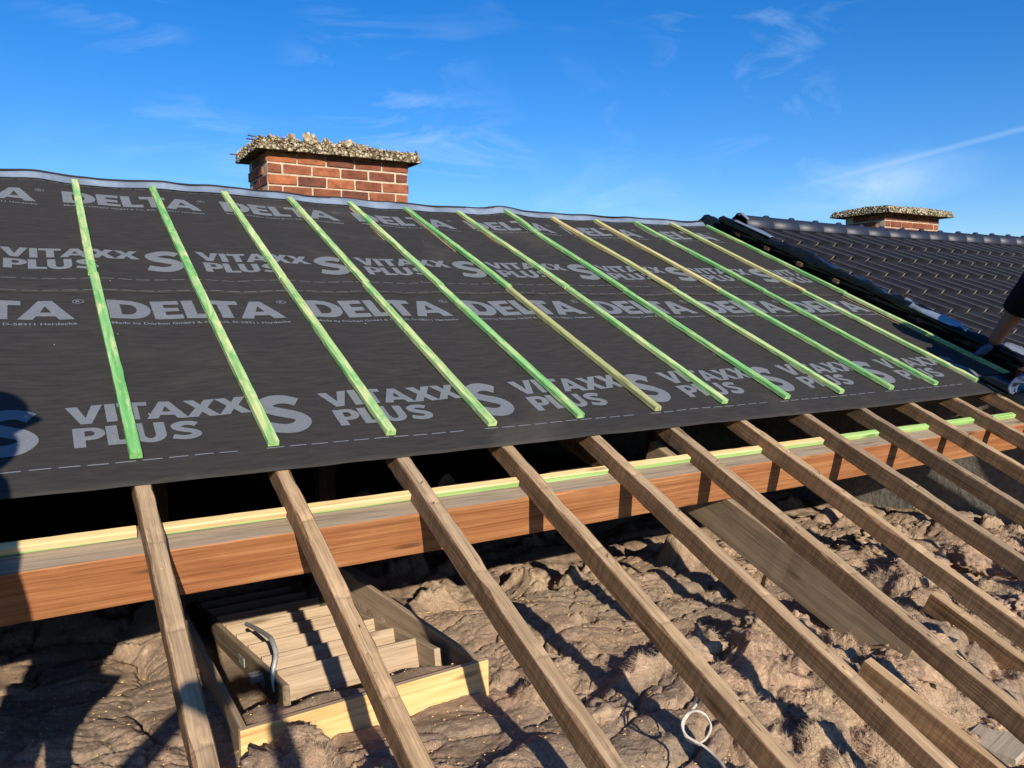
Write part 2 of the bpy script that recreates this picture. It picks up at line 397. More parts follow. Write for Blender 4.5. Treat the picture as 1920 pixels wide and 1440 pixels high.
def wool_mat():
    t = NT('mineral_wool')
    at = t.n.new('ShaderNodeAttribute'); at.attribute_name = 'fluff'
    # coordinates swirled by a slow vector noise so that the fibres change direction
    sw = t.n.new('ShaderNodeTexNoise'); sw.inputs['Scale'].default_value = 4.5; sw.inputs['Detail'].default_value = 2
    t.l.new(t.tc.outputs['Object'], sw.inputs['Vector'])
    vm = t.n.new('ShaderNodeVectorMath'); vm.operation = 'SCALE'; vm.inputs['Scale'].default_value = 0.42
    t.l.new(sw.outputs['Color'], vm.inputs[0])
    va = t.n.new('ShaderNodeVectorMath'); va.operation = 'ADD'; t.l.new(t.tc.outputs['Object'], va.inputs[0]); t.l.new(vm.outputs[0], va.inputs[1])
    def mapped(scale, rot):
        m = t.n.new('ShaderNodeMapping'); m.inputs['Scale'].default_value = scale; m.inputs['Rotation'].default_value = rot
        t.l.new(va.outputs[0], m.inputs['Vector']); return m.outputs[0]
    big = t.noise(t.map((4, 4, 4)), 1, 6, 0.6, 0.8)
    fib = t.noise(mapped((18, 75, 75), (0.2, 0.1, 0.6)), 1, 9, 0.7, 1.2)
    mid = t.noise(t.map((52, 52, 52)), 1, 7, 0.68, 2.2)
    hair = t.noise(mapped((45, 260, 260), (0.2, 0.1, 0.6)), 1, 4, 0.6, 0.6)
    tex = t.math('ADD', t.math('MULTIPLY', fib, 0.68), t.math('MULTIPLY', mid, 0.32))
    crust = t.ramp(tex, [(0.30, (0.145, 0.092, 0.058)), (0.5, (0.335, 0.228, 0.152)), (0.70, (0.58, 0.43, 0.31))])
    grey = t.ramp(tex, [(0.30, (0.12, 0.086, 0.058)), (0.5, (0.265, 0.196, 0.136)), (0.70, (0.44, 0.35, 0.255))])
    pink = t.ramp(tex, [(0.30, (0.22, 0.13, 0.082)), (0.5, (0.43, 0.29, 0.195)), (0.70, (0.70, 0.54, 0.40))])
    tan = t.ramp(tex, [(0.30, (0.17, 0.115, 0.07)), (0.5, (0.37, 0.27, 0.178)), (0.70, (0.62, 0.485, 0.34))])
    dusty = t.noise(t.map((1.9, 1.9, 1.9)), 1, 5, 0.6, 0.6)
    cr = t.mix(t.ramp(dusty, [(0.42, (0, 0, 0)), (0.6, (1, 1, 1))]), crust, grey)
    lt = t.mix(t.ramp(big, [(0.42, (0, 0, 0)), (0.6, (1, 1, 1))]), tan, pink)
    f = t.math('ADD', at.outputs['Fac'], t.math('MULTIPLY', t.math('SUBTRACT', mid, 0.5), 0.9))
    c = t.mix(t.ramp(f, [(0.2, (0, 0, 0)), (0.8, (1, 1, 1))]), cr, lt)
    c = t.mix(0.55, c, t.mix(1.0, c, t.ramp(hair, [(0.3, (0.6, 0.6, 0.6)), (0.7, (1.35, 1.33, 1.3))]), 'MULTIPLY'))
    v = t.n.new('ShaderNodeTexVoronoi'); v.inputs['Scale'].default_value = 30
    t.l.new(t.map((1, 1, 1)), v.inputs['Vector'])
    sp = t.ramp(v.outputs['Distance'], [(0.04, (1, 1, 1)), (0.09, (0, 0, 0))])
    gate = t.ramp(t.noise(t.map((3, 3, 3)), 1, 3), [(0.5, (0, 0, 0)), (0.62, (1, 1, 1))])
    c = t.mix(t.math('MULTIPLY', sp, gate), c, (0.66, 0.50, 0.33))
    t.col(c)
    t.bump(t.math('ADD', t.math('ADD', t.math('MULTIPLY', fib, 1.3), t.math('MULTIPLY', mid, 0.6)), t.math('MULTIPLY', hair, 0.45)), 0.6, 0.012)
    t.b.inputs['Sheen Weight'].default_value = 0.08; t.b.inputs['Sheen Roughness'].default_value = 0.6; t.b.inputs['Sheen Tint'].default_value = (0.9, 0.75, 0.6, 1)
    return t.set(0.97, 0.05)
M_WOOL = wool_mat()

# ------------------------------------------------------------------ beams
def beam_mesh(name, L, wd, ht, mats, seg=0.05, rough=0.0012, chip=0.0, seed=0, bow=0.0, top_mat=0, side_mat=1):
    """length along +x, centred in y, top at z=0, going down to -ht; eight-sided with worn arrises"""
    r = np.random.default_rng(seed)
    n = max(2, int(L / seg)) + 1
    xs = np.linspace(0, L, n)
    c = 0.0028
    prof = [(-wd / 2 + c, 0), (wd / 2 - c, 0), (wd / 2, -c), (wd / 2, -ht + c), (wd / 2 - c, -ht), (-wd / 2 + c, -ht), (-wd / 2, -ht + c), (-wd / 2, -c)]
    V, F, fm = [], [], []
    o1, o2 = r.uniform(0, 99, 2)
    ch = np.zeros((n, 2))
    if chip:
        for _ in range(int(L * chip)):
            i = r.integers(1, n - 2); s = r.integers(0, 2); k = r.integers(1, 4); d = r.uniform(0.002, 0.007)
            ch[i:i + k, s] = d
    for i, x in enumerate(xs):
        by = bow * math.sin(math.pi * x / L) + 0.002 * float(pn(x * 1.3 + o1, o2))
        bz = 0.0025 * float(pn(x * 1.1 + o2, o1))
        for j, (y, z) in enumerate(prof):
            yy = y + by + r.normal(0, rough * 0.5); zz = z + bz + r.normal(0, rough * 0.5)
            if j in (0, 7): 
                yy += ch[i, 0] if j == 0 else 0
                zz -= ch[i, 0] * (1.2 if j == 7 else 0)
            if j in (1, 2):
                yy -= ch[i, 1] if j == 1 else 0
                zz -= ch[i, 1] * (1.2 if j == 2 else 0)
            V.append((x, yy, zz))
    for i in range(n - 1):
        for j in range(8):
            a = i * 8 + j; b = i * 8 + (j + 1) % 8
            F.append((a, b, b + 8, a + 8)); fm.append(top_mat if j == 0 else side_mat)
    F.append(tuple(range(7, -1, -1))); fm.append(side_mat)
    F.append(tuple((n - 1) * 8 + j for j in range(8))); fm.append(side_mat)
    # consistent outward normals
    me = mesh(name, V, F, mats, False, fm)
    bm = bmesh.new(); bm.from_mesh(me); bmesh.ops.recalc_face_normals(bm, faces=bm.faces); bm.to_mesh(me); bm.free()
    return me

def box_mesh(name, sx, sy, sz, mat, bev=0.003, off=(0, 0, 0)):
    bm = bmesh.new(); bmesh.ops.create_cube(bm, size=1)
    for v in bm.verts: v.co = Vector((v.co.x * sx + off[0], v.co.y * sy + off[1], v.co.z * sz + off[2]))
    if bev: bmesh.ops.bevel(bm, geom=list(bm.edges), offset=bev, segments=1, affect='EDGES')
    me = D.meshes.new(name); bm.to_mesh(me); bm.free(); me.materials.append(mat); return me

def tube_mesh(name, pts, rad, mat, k=8, closed=False):
    pts = [Vector(p) for p in pts]; V, F = [], []
    n = len(pts); up = Vector((0.13, 0.31, 0.94)).normalized()
    for i, p in enumerate(pts):
        t = (pts[min(i + 1, n - 1)] - pts[max(i - 1, 0)]).normalized()
        a = t.cross(up).normalized(); b = t.cross(a)
        rr = rad[i] if isinstance(rad, (list, tuple)) else rad
        for j in range(k):
            th = 2 * math.pi * j / k; V.append(p + (a * math.cos(th) + b * math.sin(th)) * rr)
    for i in range(n - 1):
        for j in range(k):
            F.append((i * k + j, i * k + (j + 1) % k, (i + 1) * k + (j + 1) % k, (i + 1) * k + j))
    F.append(tuple(range(k))); F.append(tuple((n - 1) * k + j for j in range(k - 1, -1, -1)))
    return mesh(name, V, F, mat, True)

def spline(pts, n=8):
    pts = [Vector(p) for p in pts]; out = []
    for i in range(len(pts) - 1):
        p0, p1, p2, p3 = pts[max(i - 1, 0)], pts[i], pts[i + 1], pts[min(i + 2, len(pts) - 1)]
        for k in range(n):
            t = k / n
            out.append(0.5 * ((2 * p1) + (p2 - p0) * t + (2 * p0 - 5 * p1 + 4 * p2 - p3) * t * t + (3 * p1 - p0 - 3 * p2 + p3) * t ** 3))
    out.append(pts[-1]); return out

# ------------------------------------------------------------------ setting: ground, ceiling deck
S = 0.42                              # rafter spacing
g = link('ground', mesh('ground', [(-600, -600, -3.8), (600, -600, -3.8), (600, 600, -3.8), (-600, 600, -3.8)], [(0, 1, 2, 3)], M_GROUND)); tag(g, kind='structure')
g = link('attic_floor', box_mesh('attic_floor', 7.8, 9.2, 0.05, M_DECK, 0, (1.12, 2.42, -1.30))); tag(g, kind='structure')

# ------------------------------------------------------------------ ridge sag shared by underlay and battens
_su = np.array([-3, -.36, 0, .44, .78, 1.12, 1.86, 2.17, 2.54, 2.96, 3.39, 3.8, 4.7, 5.3])
_sz = np.array([.017, .02, .012, .010, .012, .003, -.014, -.019, -.019, -.008, -.02, -.014, -.001, .0])
def sag(u, v):
    return np.interp(u, _su, _sz) * sstep(1.5, 2.95, v)
def memb_n(u, v, upper):
    """height of the underlay above its nominal plane"""
    u = np.asarray(u, float); v = np.asarray(v, float)
    bay = np.cos(2 * np.pi * u / S)                       # sags a little between rafters
    z = -0.0225 + sag(u, v) - 0.0030 * (1 - bay) * sstep(-0.1, 0.5, v) + 0.0045 * fbm(u * 1.1, v * 1.6, 3.1, 3) + 0.0024 * fbm(u * 5, v * 8, 1.7, 2)
    z = z + 0.02 * np.exp(-((u + .2) / .12) ** 2) * sstep(2.6, 3.0, v)
    z = z + 0.016 * np.exp(-((u - 2.96) / .16) ** 2) * sstep(2.45, 2.8, v)
    edge = sstep(0.35, -0.135, v) * sstep(4.3, 5.0, u)
    z = z + edge * 0.03 * np.sin((u - 4.3) * 9)           # loose corner by the verge
    if upper: z = z + 0.0028 + 0.004 * np.clip(pn(u * 7.0, 4.2), 0, 1) * sstep(1.46, 1.37, v)
    return z

def sheet(name, u0, u1, v0, v1, upper, mat, du=0.03, dv=0.03, edge=None):
    us = np.arange(u0, u1 + 1e-6, du); vv = np.arange(v0, v1 + 1e-6, dv)
    UU, VV = np.meshgrid(us, vv)
    UU2 = UU.copy(); VV2 = VV.copy()
    if edge: UU2, VV2 = edge(UU, VV)
    Z = memb_n(UU2, VV2, upper)
    W = np.stack([UU2, VV2 * CA - Z * SA, VV2 * SA + Z * CA], -1).reshape(-1, 3)
    nx = len(us); F = []
    for j in range(len(vv) - 1):
        for i in range(nx - 1):
            a = j * nx + i; F.append((a, a + 1, a + 1 + nx, a + nx))
    me = mesh(name, W.tolist(), F, mat, True)
    return me

UR = 5.02
def edge_low(U, V):
    # the lower edge is not quite straight; the right end runs ragged past the verge
    v = V + 0.006 * pn(U * 0.9, 2.2) * sstep(0.3, -0.135, V)
    return U, v
lower = link('underlay_sheet', sheet('underlay_lower', -2.8, UR, -0.135, 1.395, False, M_MEMB, edge=edge_low))
tag(lower, 'lower course of dark printed roofing underlay hanging over the open rafters', 'roof underlay')
lower.data.materials.append(M_MEMB)
def edge_up(U, V):
    v = V + 0.006 * pn(U * 1.7, 7.2) * sstep(1.5, 1.36, V)
    return U, v
upper = link('underlay_sheet', sheet('underlay_upper', -2.8, UR + 0.03, 1.362, 3.012, True, M_MEMB, edge=edge_up))
tag(upper, 'upper course of dark printed roofing underlay running up to the ridge', 'roof underlay')
for o in (lower, upper):
    sm = o.modifiers.new('thickness', 'SOLIDIFY'); sm.thickness = 0.0009; sm.offset = -1

# pale strip folded over the ridge, and the dark sheet coming over from the far slope
def ridge_ribbon(name, mat, prof):
    us = np.arange(-2.8, UR + 0.05, 0.03); V, F = [], []
    k = len(prof)
    for u in us:
        wob = 0.012 * float(fbm(u * 2.3, 5.5, 0, 3)); wob2 = 0.016 * float(fbm(u * 1.4, 9.5, 0, 3))
        for j, (v, n) in enumerate(prof):
            nn = float(memb_n(u, min(v, 3.0), True)) + 0.0225 + n
            V.append(R(u, v + wob2, nn + wob * (j / (k - 1))))
    for i in range(len(us) - 1):
        for j in range(k - 1):
            a = i * k + j; F.append((a, a + k, a + k + 1, a + 1))
    return mesh(name, V, F, mat, True)
rs = link('ridge_strip', ridge_ribbon('ridge_strip', M_RIDGESTRIP, [(2.975, -0.0165), (2.992, -0.0145), (3.01, -0.005), (3.028, 0.002), (3.042, 0.004)]), upper)
rs['label'] = 'pale shiny strip folded over the ridge'
rb = link('rear_fold', ridge_ribbon('rear_fold', M_MEMB, [(3.036, 0.0065), (3.055, 0.011), (3.075, 0.006), (3.09, -0.02)]), upper)

# ------------------------------------------------------------------ lettering on the underlay
def arc(cx, cy, rx, ry, a0, a1, n=10):
    return [(cx + rx * math.cos(math.radians(a0 + (a1 - a0) * i / n)), cy + ry * math.sin(math.radians(a0 + (a1 - a0) * i / n))) for i in range(n + 1)]
def thick(pts, wd):
    p = [Vector((a, b, 0)) for a, b in pts]; p = spline(p, 6); L_, R_ = [], []
    for i in range(len(p)):
        t = (p[min(i + 1, len(p) - 1)] - p[max(i - 1, 0)]).normalized(); nrm = Vector((-t.y, t.x, 0))
        L_.append(p[i] + nrm * wd / 2); R_.append(p[i] - nrm * wd / 2)
    return [(q.x, q.y) for q in L_], [(q.x, q.y) for q in R_]
# glyphs on a cap height of 1: (advance width, [closed outlines, holes included])
G = {
 'D': (0.92, [[(0, 0), (0.42, 0)] + arc(0.42, 0.5, 0.46, 0.5, -90, 90, 14) + [(0, 1)], [(0.26, 0.23), (0.26, 0.77), (0.40, 0.77)] + arc(0.40, 0.5, 0.19, 0.27, 90, -90, 10) + [(0.40, 0.23)]]),
 'E': (0.68, [[(0, 0), (0.62, 0), (0.62, 0.22), (0.26, 0.22), (0.26, 0.39), (0.57, 0.39), (0.57, 0.60), (0.26, 0.60), (0.26, 0.78), (0.61, 0.78), (0.61, 1), (0, 1)]]),
 'L': (0.56, [[(0, 0), (0.58, 0), (0.58, 0.22), (0.26, 0.22), (0.26, 1), (0, 1)]]),
 'T': (0.70, [[(0.23, 0), (0.49, 0), (0.49, 0.77), (0.73, 0.77), (0.73, 1), (-0.02, 1), (-0.02, 0.77), (0.23, 0.77)]]),
 'A': (1.00, [[(-0.04, 0), (0.24, 0), (0.31, 0.19), (0.67, 0.19), (0.74, 0), (1.03, 0), (0.63, 1), (0.36, 1)], [(0.38, 0.39), (0.60, 0.39), (0.49, 0.71)]]),
 'V': (0.86, [[(0.30, 0), (0.56, 0), (0.88, 1), (0.61, 1), (0.435, 0.33), (0.26, 1), (-0.02, 1)]]),
 'I': (0.38, [[(0.06, 0), (0.32, 0), (0.32, 1), (0.06, 1)]]),
 'X': (0.86, [[(-0.02, 0), (0.28, 0), (0.43, 0.30), (0.58, 0), (0.89, 0), (0.60, 0.51), (0.87, 1), (0.57, 1), (0.435, 0.71), (0.30, 1), (0.0, 1), (0.27, 0.52)]]),
 'P': (0.78, [[(0.04, 0), (0.30, 0), (0.30, 0.33), (0.46, 0.33)] + arc(0.46, 0.665, 0.30, 0.335, -90, 90, 12) + [(0.04, 1)], [(0.30, 0.53), (0.30, 0.81), (0.43, 0.81)] + arc(0.43, 0.67, 0.09, 0.14, 90, -90, 8) + [(0.43, 0.53)]]),
 'U': (0.90, [[(0.04, 1), (0.04, 0.38)] + arc(0.43, 0.38, 0.39, 0.40, 180, 360, 16) + [(0.82, 1), (0.56, 1), (0.56, 0.38)] + arc(0.43, 0.38, 0.13, 0.19, 360, 180, 10) + [(0.30, 1)]]),
 'S': (0.80, thick([(0.70, 0.80), (0.55, 0.885), (0.36, 0.88), (0.185, 0.77), (0.22, 0.62), (0.40, 0.52), (0.58, 0.43), (0.655, 0.29), (0.53, 0.145), (0.33, 0.11), (0.06, 0.20)], 0.235)),
}
def word(txt, x0, y0, h, width=None):
    """a word as one mesh, scaled to cap height h and total width"""
    tot = sum(G[c][0] for c in txt); sx = (width / tot) if width else h
    bm = bmesh.new(); x = 0
    for c in txt:
        if c == 'S':
            L_, R_ = G[c][1]
            vs_ = [(bm.verts.new((x0 + (x + p[0]) * sx, y0 + p[1] * h, 0)), bm.verts.new((x0 + (x + q[0]) * sx, y0 + q[1] * h, 0))) for p, q in zip(L_, R_)]
            for i in range(len(vs_) - 1): bm.faces.new((vs_[i][0], vs_[i][1], vs_[i + 1][1], vs_[i + 1][0]))
        else:
            me = outlines_to_mesh([[(x0 + (x + a) * sx, y0 + b * h) for a, b in pl] for pl in G[c][1]])
            bm.from_mesh(me); D.meshes.remove(me)
        x += G[c][0]
    out = D.meshes.new('word'); bm.to_mesh(out); bm.free(); return out
def join(*ms):
    bm = bmesh.new()
    for q in ms: bm.from_mesh(q)
    out = D.meshes.new('word'); bm.to_mesh(out); bm.free(); return out
def ring(cx, cy, r1, r2):
    return [arc(cx, cy, r1, r1, 0, 345, 23), arc(cx, cy, r2, r2, 345, 0, 23)]
def outlines_to_mesh(outs):
    cu = D.curves.new('tmp', 'CURVE'); cu.dimensions = '2D'; cu.fill_mode = 'BOTH'
    for pl in outs:
        sp = cu.splines.new('POLY'); sp.points.add(len(pl) - 1); sp.use_cyclic_u = True
        for p, (a, b) in zip(sp.points, pl): p.co = (a, b, 0, 1)
    ob = D.objects.new('tmp', cu); COL.objects.link(ob)
    dg = bpy.context.evaluated_depsgraph_get(); me = D.meshes.new_from_object(ob.evaluated_get(dg))
    D.objects.remove(ob); D.curves.remove(cu); return me
def text_mesh(body, size, off=0.0):
    cu = D.curves.new('tmp', 'FONT'); cu.body = body; cu.size = size; cu.offset = off; cu.resolution_u = 2
    ob = D.objects.new('tmp', cu); COL.objects.link(ob)
    dg = bpy.context.evaluated_depsgraph_get(); me = D.meshes.new_from_object(ob.evaluated_get(dg))
    D.objects.remove(ob); D.curves.remove(cu); return me
def drape(me, u0, v0, upper, cut=0.03, sxy=(1, 1)):
    """cut a flat print into strips and lay it on the underlay"""
    bm = bmesh.new(); bm.from_mesh(me)
    for v in bm.verts: v.co = Vector((v.co.x * sxy[0] + u0, v.co.y * sxy[1] + v0, 0))
    xs = [v.co.x for v in bm.verts]; ys = [v.co.y for v in bm.verts]
    for ax, lo, hi in ((0, min(xs), max(xs)), (1, min(ys), max(ys))):
        k = math.ceil(lo / cut) * cut
        while k < hi:
            nrm = (1, 0, 0) if ax == 0 else (0, 1, 0); co = (k, 0, 0) if ax == 0 else (0, k, 0)
            bmesh.ops.bisect_plane(bm, geom=bm.verts[:] + bm.edges[:] + bm.faces[:], plane_co=co, plane_no=nrm, dist=1e-5)
            k += cut
    if max(v.co.x for v in bm.verts) > UR - 0.03:
        bmesh.ops.bisect_plane(bm, geom=bm.verts[:] + bm.edges[:] + bm.faces[:], plane_co=(UR - 0.03, 0, 0), plane_no=(1, 0, 0), clear_outer=True)
    us = np.array([v.co.x for v in bm.verts]); vv = np.array([v.co.y for v in bm.verts])
    z = memb_n(us, vv, upper) + 0.0021
    for v, a, b, c in zip(bm.verts, us, vv, z): v.co = R(a, b, c)
    bmesh.ops.recalc_face_normals(bm, faces=bm.faces)
    for f in bm.faces:
        if f.normal.z < 0: f.normal_flip()
    out = D.meshes.new('lettering'); bm.to_mesh(out); bm.free(); out.materials.append(M_PRINT); return out
me_delta = join(word('DELTA', 0, 0, 0.198, 0.715), outlines_to_mesh(ring(0.742, 0.183, 0.022, 0.018)))
me_vit = join(word('VITAXX', 0, 0.262, 0.118, 0.573), word('PLUS', 0.006, 0.119, 0.118, 0.386), word('S', 0.588, 0.102, 0.275, 0.185))
me_small = text_mesh('Made by D\u00f6rken GmbH & Co. KG, D-58311 Herdecke', 0.031, 0.0007)
_w = max(v.co.x for v in me_small.vertices) - min(v.co.x for v in me_small.vertices)
me_reg = text_mesh('R', 0.03, 0.001)
PITCH = 0.848
for k in range(-3, 7):
    for upper_row, par, dv_, uD, uV in ((False, lower, 0.0, 0.022, -0.173), (True, upper, 1.535, -0.075, -0.362)):
        if uD + k * PITCH + 0.12 < UR and uD + k * PITCH > -2.8:
            link('lettering', drape(me_delta, uD + k * PITCH, 1.066 + dv_, upper_row), par)
            link('small_lettering', drape(me_small, uD + k * PITCH, 1.012 + dv_, upper_row, 0.1, (0.725 / _w, 1.0)), par)
            if uD + k * PITCH + 0.80 < UR: link('small_lettering', drape(me_reg, uD + k * PITCH + 0.732, 1.066 + dv_ + 0.174, upper_row, 0.1), par)
        if uV + k * PITCH + 0.12 < UR and uV + k * PITCH > -2.8:
            link('lettering', drape(me_vit, uV + k * PITCH, -0.024 + dv_, upper_row), par)
def dashes(v0, upper_row, par, u0, u1, h=0.0055, skip=None, du=0.0755, dl=0.057):
    V, F = [], []; u = u0; i = 0
    while u < u1:
        if not (skip and skip(u)):
            a = len(V)
            for q in range(3):
                for s in (0, 1):
                    uu = u + dl * q / 2; v = v0 + s * h
                    V.append(R(uu, v, float(memb_n(uu, v, upper_row)) + 0.0016))
            for q in range(2): F.append((a + q * 2, a + q * 2 + 2, a + q * 2 + 3, a + q * 2 + 1))
        u += du; i += 1
    o = link('printed_line', mesh('printed_line', V, F, M_PRINT), par); o['kind'] = 'stuff'; return o
dashes(-0.010, False, lower, -2.7, 4.55, skip=lambda u: int((u + 2.7) / 0.0755) % 11 == 6)
dashes(1.512, True, upper, -2.7, UR - .1, 0.005)
dashes(1.378, True, upper, -2.7, UR - .1, 0.0045)
dashes(2.955, True, upper, -2.7, UR - .1, 0.005)

# ------------------------------------------------------------------ counter battens (two lengths on every rafter)
VT = 2.965
joint = [1.53, 1.50, 1.51, 1.455, 1.42, 1.41, 1.42, 1.39, 1.40, 1.41, 1.40, 1.405, 1.37]
bot_v = [0, 0, 0, 0, 0, 0, .01, 0, .005, 0, .004, .002, 0.03]
matU = [1, 0, 1, 1, 1, 0, 1, 0, 3, 3, 0, 3, 0]
matL = [0, 1, 1, 1, 0, 2, 1, 0, 1, 0, 0, 1, 1]
BM = [M_GREEN[0], M_GREEN[1], M_OLIVE, M_ORANGE]
desc = ['green stained', 'mottled green and cream', 'olive brown', 'orange and yellow green']
BW, BH = 0.036, 0.0215
def batten(k, v0, v1, mat, seed, du0=0.0, du1=0.0):
    r = np.random.default_rng(seed); n = int((v1 - v0) / 0.05) + 2; vs_ = np.linspace(v0, v1, n)
    V, F = [], []
    c = 0.0018; prof = [(-BW / 2 + c, 0), (BW / 2 - c, 0), (BW / 2, -c), (BW / 2, -BH), (-BW / 2, -BH), (-BW / 2, -c)]
    for i, v in enumerate(vs_):
        t = i / (n - 1); uc = k * S + du0 * (1 - t) + du1 * t + 0.003 * float(pn(v * 0.7 + seed, 3.3))
        lift = float(sag(uc, v)) + (0.016 * math.exp(-((uc - 2.96) / .16) ** 2) * float(sstep(2.45, 2.8, v))) + (0.0065 if v1 > 2 else 0.0035) + 0.0012 * float(pn(v * 0.9, seed))
        for (y, z) in prof:
            V.append((uc + y + r.normal(0, 0.0004), v, lift + z + r.normal(0, 0.0003)))
    m_ = len(prof)
    for i in range(n - 1):
        for j in range(m_):
            a = i * m_ + j; b = i * m_ + (j + 1) % m_; F.append((a, a + m_, b + m_, b))
    F.append(tuple(range(m_))); F.append(tuple((n - 1) * m_ + j for j in range(m_ - 1, -1, -1)))
    # local frame with x along the batten so that the grain runs lengthways
    o = Vector((k * S, v0, 0))
    V2 = [(v - o.y, -(u - o.x), nn) for u, v, nn in V]
    me = mesh('batten', V2, F, [mat])
    bm = bmesh.new(); bm.from_mesh(me); bmesh.ops.recalc_face_normals(bm, faces=bm.faces); bm.to_mesh(me); bm.free()
    return link('counter_batten', me, None, frame(R(0, 1, 0), R(0, 0, 1), R(o.x, o.y, 0)))
for k in range(13):
    jl = random.uniform(-.006, .006)
    a = batten(k, bot_v[k], joint[k], BM[matL[k]], 100 + k, 0, jl)
    tag(a, f'{desc[matL[k]]} counter batten, lower length, {ordinal(k)} batten line from the left', 'batten', 'counter battens nailed over the underlay')
    b = batten(k, joint[k] + 0.004, VT + (0.03 if k in (0, 4, 7) else random.uniform(-.01, .012)), BM[matU[k]], 200 + k, jl + random.uniform(-.007, .007), random.uniform(-.004, .004))
    tag(b, f'{desc[matU[k]]} counter batten, upper length to the ridge, {ordinal(k)} line from the left', 'batten', 'counter battens nailed over the underlay')

# ------------------------------------------------------------------ rafters
RW_, RH = 0.048, 0.070
NT_ = -0.0275                         # top of rafters below the batten tops
M_SPL = wood('torn_wood', [(0.2, (0.36, 0.2, 0.09)), (0.5, (0.52, 0.32, 0.16)), (0.8, (0.62, 0.42, 0.24))], knot=False)
rl = {-1: 'weathered rafter just beyond the left edge of the picture, its shadow striping the wool',
      0: 'weathered grey rafter nearest the camera on the left, foot of the first batten line',
      12: 'shaded rafter against the party wall at the far right end of the purlin'}
for k in range(-1, 13):
    va = -2.6
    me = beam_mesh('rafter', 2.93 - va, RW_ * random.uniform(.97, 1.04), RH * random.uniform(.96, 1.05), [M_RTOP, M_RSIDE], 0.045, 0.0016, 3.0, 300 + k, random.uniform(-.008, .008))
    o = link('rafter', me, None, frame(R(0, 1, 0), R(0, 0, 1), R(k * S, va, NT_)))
    tag(o, rl.get(k, f'{ordinal(k)} weathered grey-brown rafter from the left, bare below the underlay edge'), 'rafter', 'old rafters of the opened roof')
    # torn patches and old nail stubs where laths were ripped off (local x = up the slope)
    r = random.Random(k)
    for q in range(r.randint(3, 5)):
        x = r.uniform(0.6, 2.55); y = r.uniform(-.016, .016)
        bm = bmesh.new()
        L_, W_ = r.uniform(.006, .022), r.uniform(.002, .006)
        vsx = []
        for s in range(7):
            a = 2 * math.pi * s / 7
            vsx.append(bm.verts.new((x + L_ * math.cos(a) * r.uniform(.6, 1.1), max(-.021, min(.021, y + W_ * math.sin(a) * r.uniform(.6, 1.2))), 0.0025 + r.uniform(0, .002))))
        top = bm.verts.new((x + L_ * .2, y, 0.0045 + r.uniform(0, .003)))
        for s in range(7): bm.faces.new((vsx[s], vsx[(s + 1) % 7], top))
        mm = D.meshes.new('splinter'); bm.to_mesh(mm); bm.free(); mm.materials.append(M_SPL if q == 0 else M_RTOP)
        c = link('splinter', mm); c.parent = o
    for q in range(2):
        x = r.uniform(0.8, 2.5); y = r.uniform(-.012, .012)
        c = link('nail', tube_mesh('nail', [(x, y, -.004), (x + .002, y, .006), (x + r.uniform(-.006, .01), y + r.uniform(-.004, .004), .013)], .0016, M_RUST, 5)); c.parent = o
    if k == 0:
        pass

# ------------------------------------------------------------------ purlin and the green-edged strips on it
PV, PT = -0.364, NT_ - RH - 0.001      # front face (up-slope coord) and top (off-slope coord)
PW, PH = 0.115, 0.172
me = beam_mesh('purlin', 7.45, PW, PH, [M_PTOP, M_PFRONT], 0.06, 0.0010, 1.0, 11)
purlin = link('purlin', me, None, frame((1, 0, 0), R(0, 0, 1), R(-2.75, PV + PW / 2, PT)))
tag(purlin, 'thick red-brown purlin with dusty grey top carrying the rafters', 'beam')
for k in range(-2, 12):
    u0, u1 = k * S + RW_ / 2 + 0.001, (k + 1) * S - RW_ / 2 - (0.006 if k != 3 else 0.02)
    sh = random.uniform(-.004, .004)
    me = beam_mesh('edge_strip', u1 - u0, 0.030, 0.025, [M_CREAM if k < 7 else M_GSTRIP, M_STRIP_A if k < 2 else M_STRIP_B if k < 7 else M_GSTRIP], 0.05, 0.0006, 0, 400 + k)
    o = link('edge_strip', me, None, frame((1, 0.004 * random.uniform(-1, 1), 0), R(0, 0, 1), R(u0, PV + 0.085 + sh, PT + 0.0255)))
    if k < 0: t_ = f'green-edged pine strip on the purlin left of the first rafter' if k == -1 else 'green-edged pine strip on the purlin outside the left edge of the picture'
    else: t_ = f'green-edged pine strip on the purlin between the {ordinal(k)} and {ordinal(k+1)} rafter'
    tag(o, t_, 'wood strip', 'strips laid on the purlin between rafters')

# ------------------------------------------------------------------ timbers inside the dark attic
def timber(name, p0, p1, wd, ht, mats, label, cat, up=(0, 0, 1), seed=1, seg=0.06, chip=1.0):
    p0, p1 = Vector(p0), Vector(p1)
    me = beam_mesh(name, (p1 - p0).length, wd, ht, mats, seg, 0.0013, chip, seed)
    o = link(name, me, None, frame(p1 - p0, up, p0)); tag(o, label, cat); return o
for i, (x, lab) in enumerate(((0.22, 'dim brown post in the dark behind the first rafter'), (1.06, 'dim brown post in the dark behind the second and third rafter'), (3.4, 'dim brown post deep in the dark attic towards the right'))):
    o = timber('roof_post', (x, 1.55, -1.25), (x, 1.55, 0.52), 0.09, 0.09, [M_DARKWOOD, M_DARKWOOD], lab, 'post', (0, 1, 0), 50 + i)
timber('ridge_beam', (-2.75, 2.72, 1.0), (4.98, 2.72, 1.0), 0.06, 0.16, [M_DARKWOOD, M_DARKWOOD], 'ridge board hidden under the underlay in the dark', 'beam', seed=58)
timber('sun_block_board', (-2.7, 0.45, -0.335), (5.0, 0.45, -0.335), 0.03, 0.19, [M_DARKWOOD, M_DARKWOOD], 'added dark board hidden behind the purlin, blocking sun through the roof gap', 'board', seed=59)  # added out of sight to stop sun passing between purlin and underlay
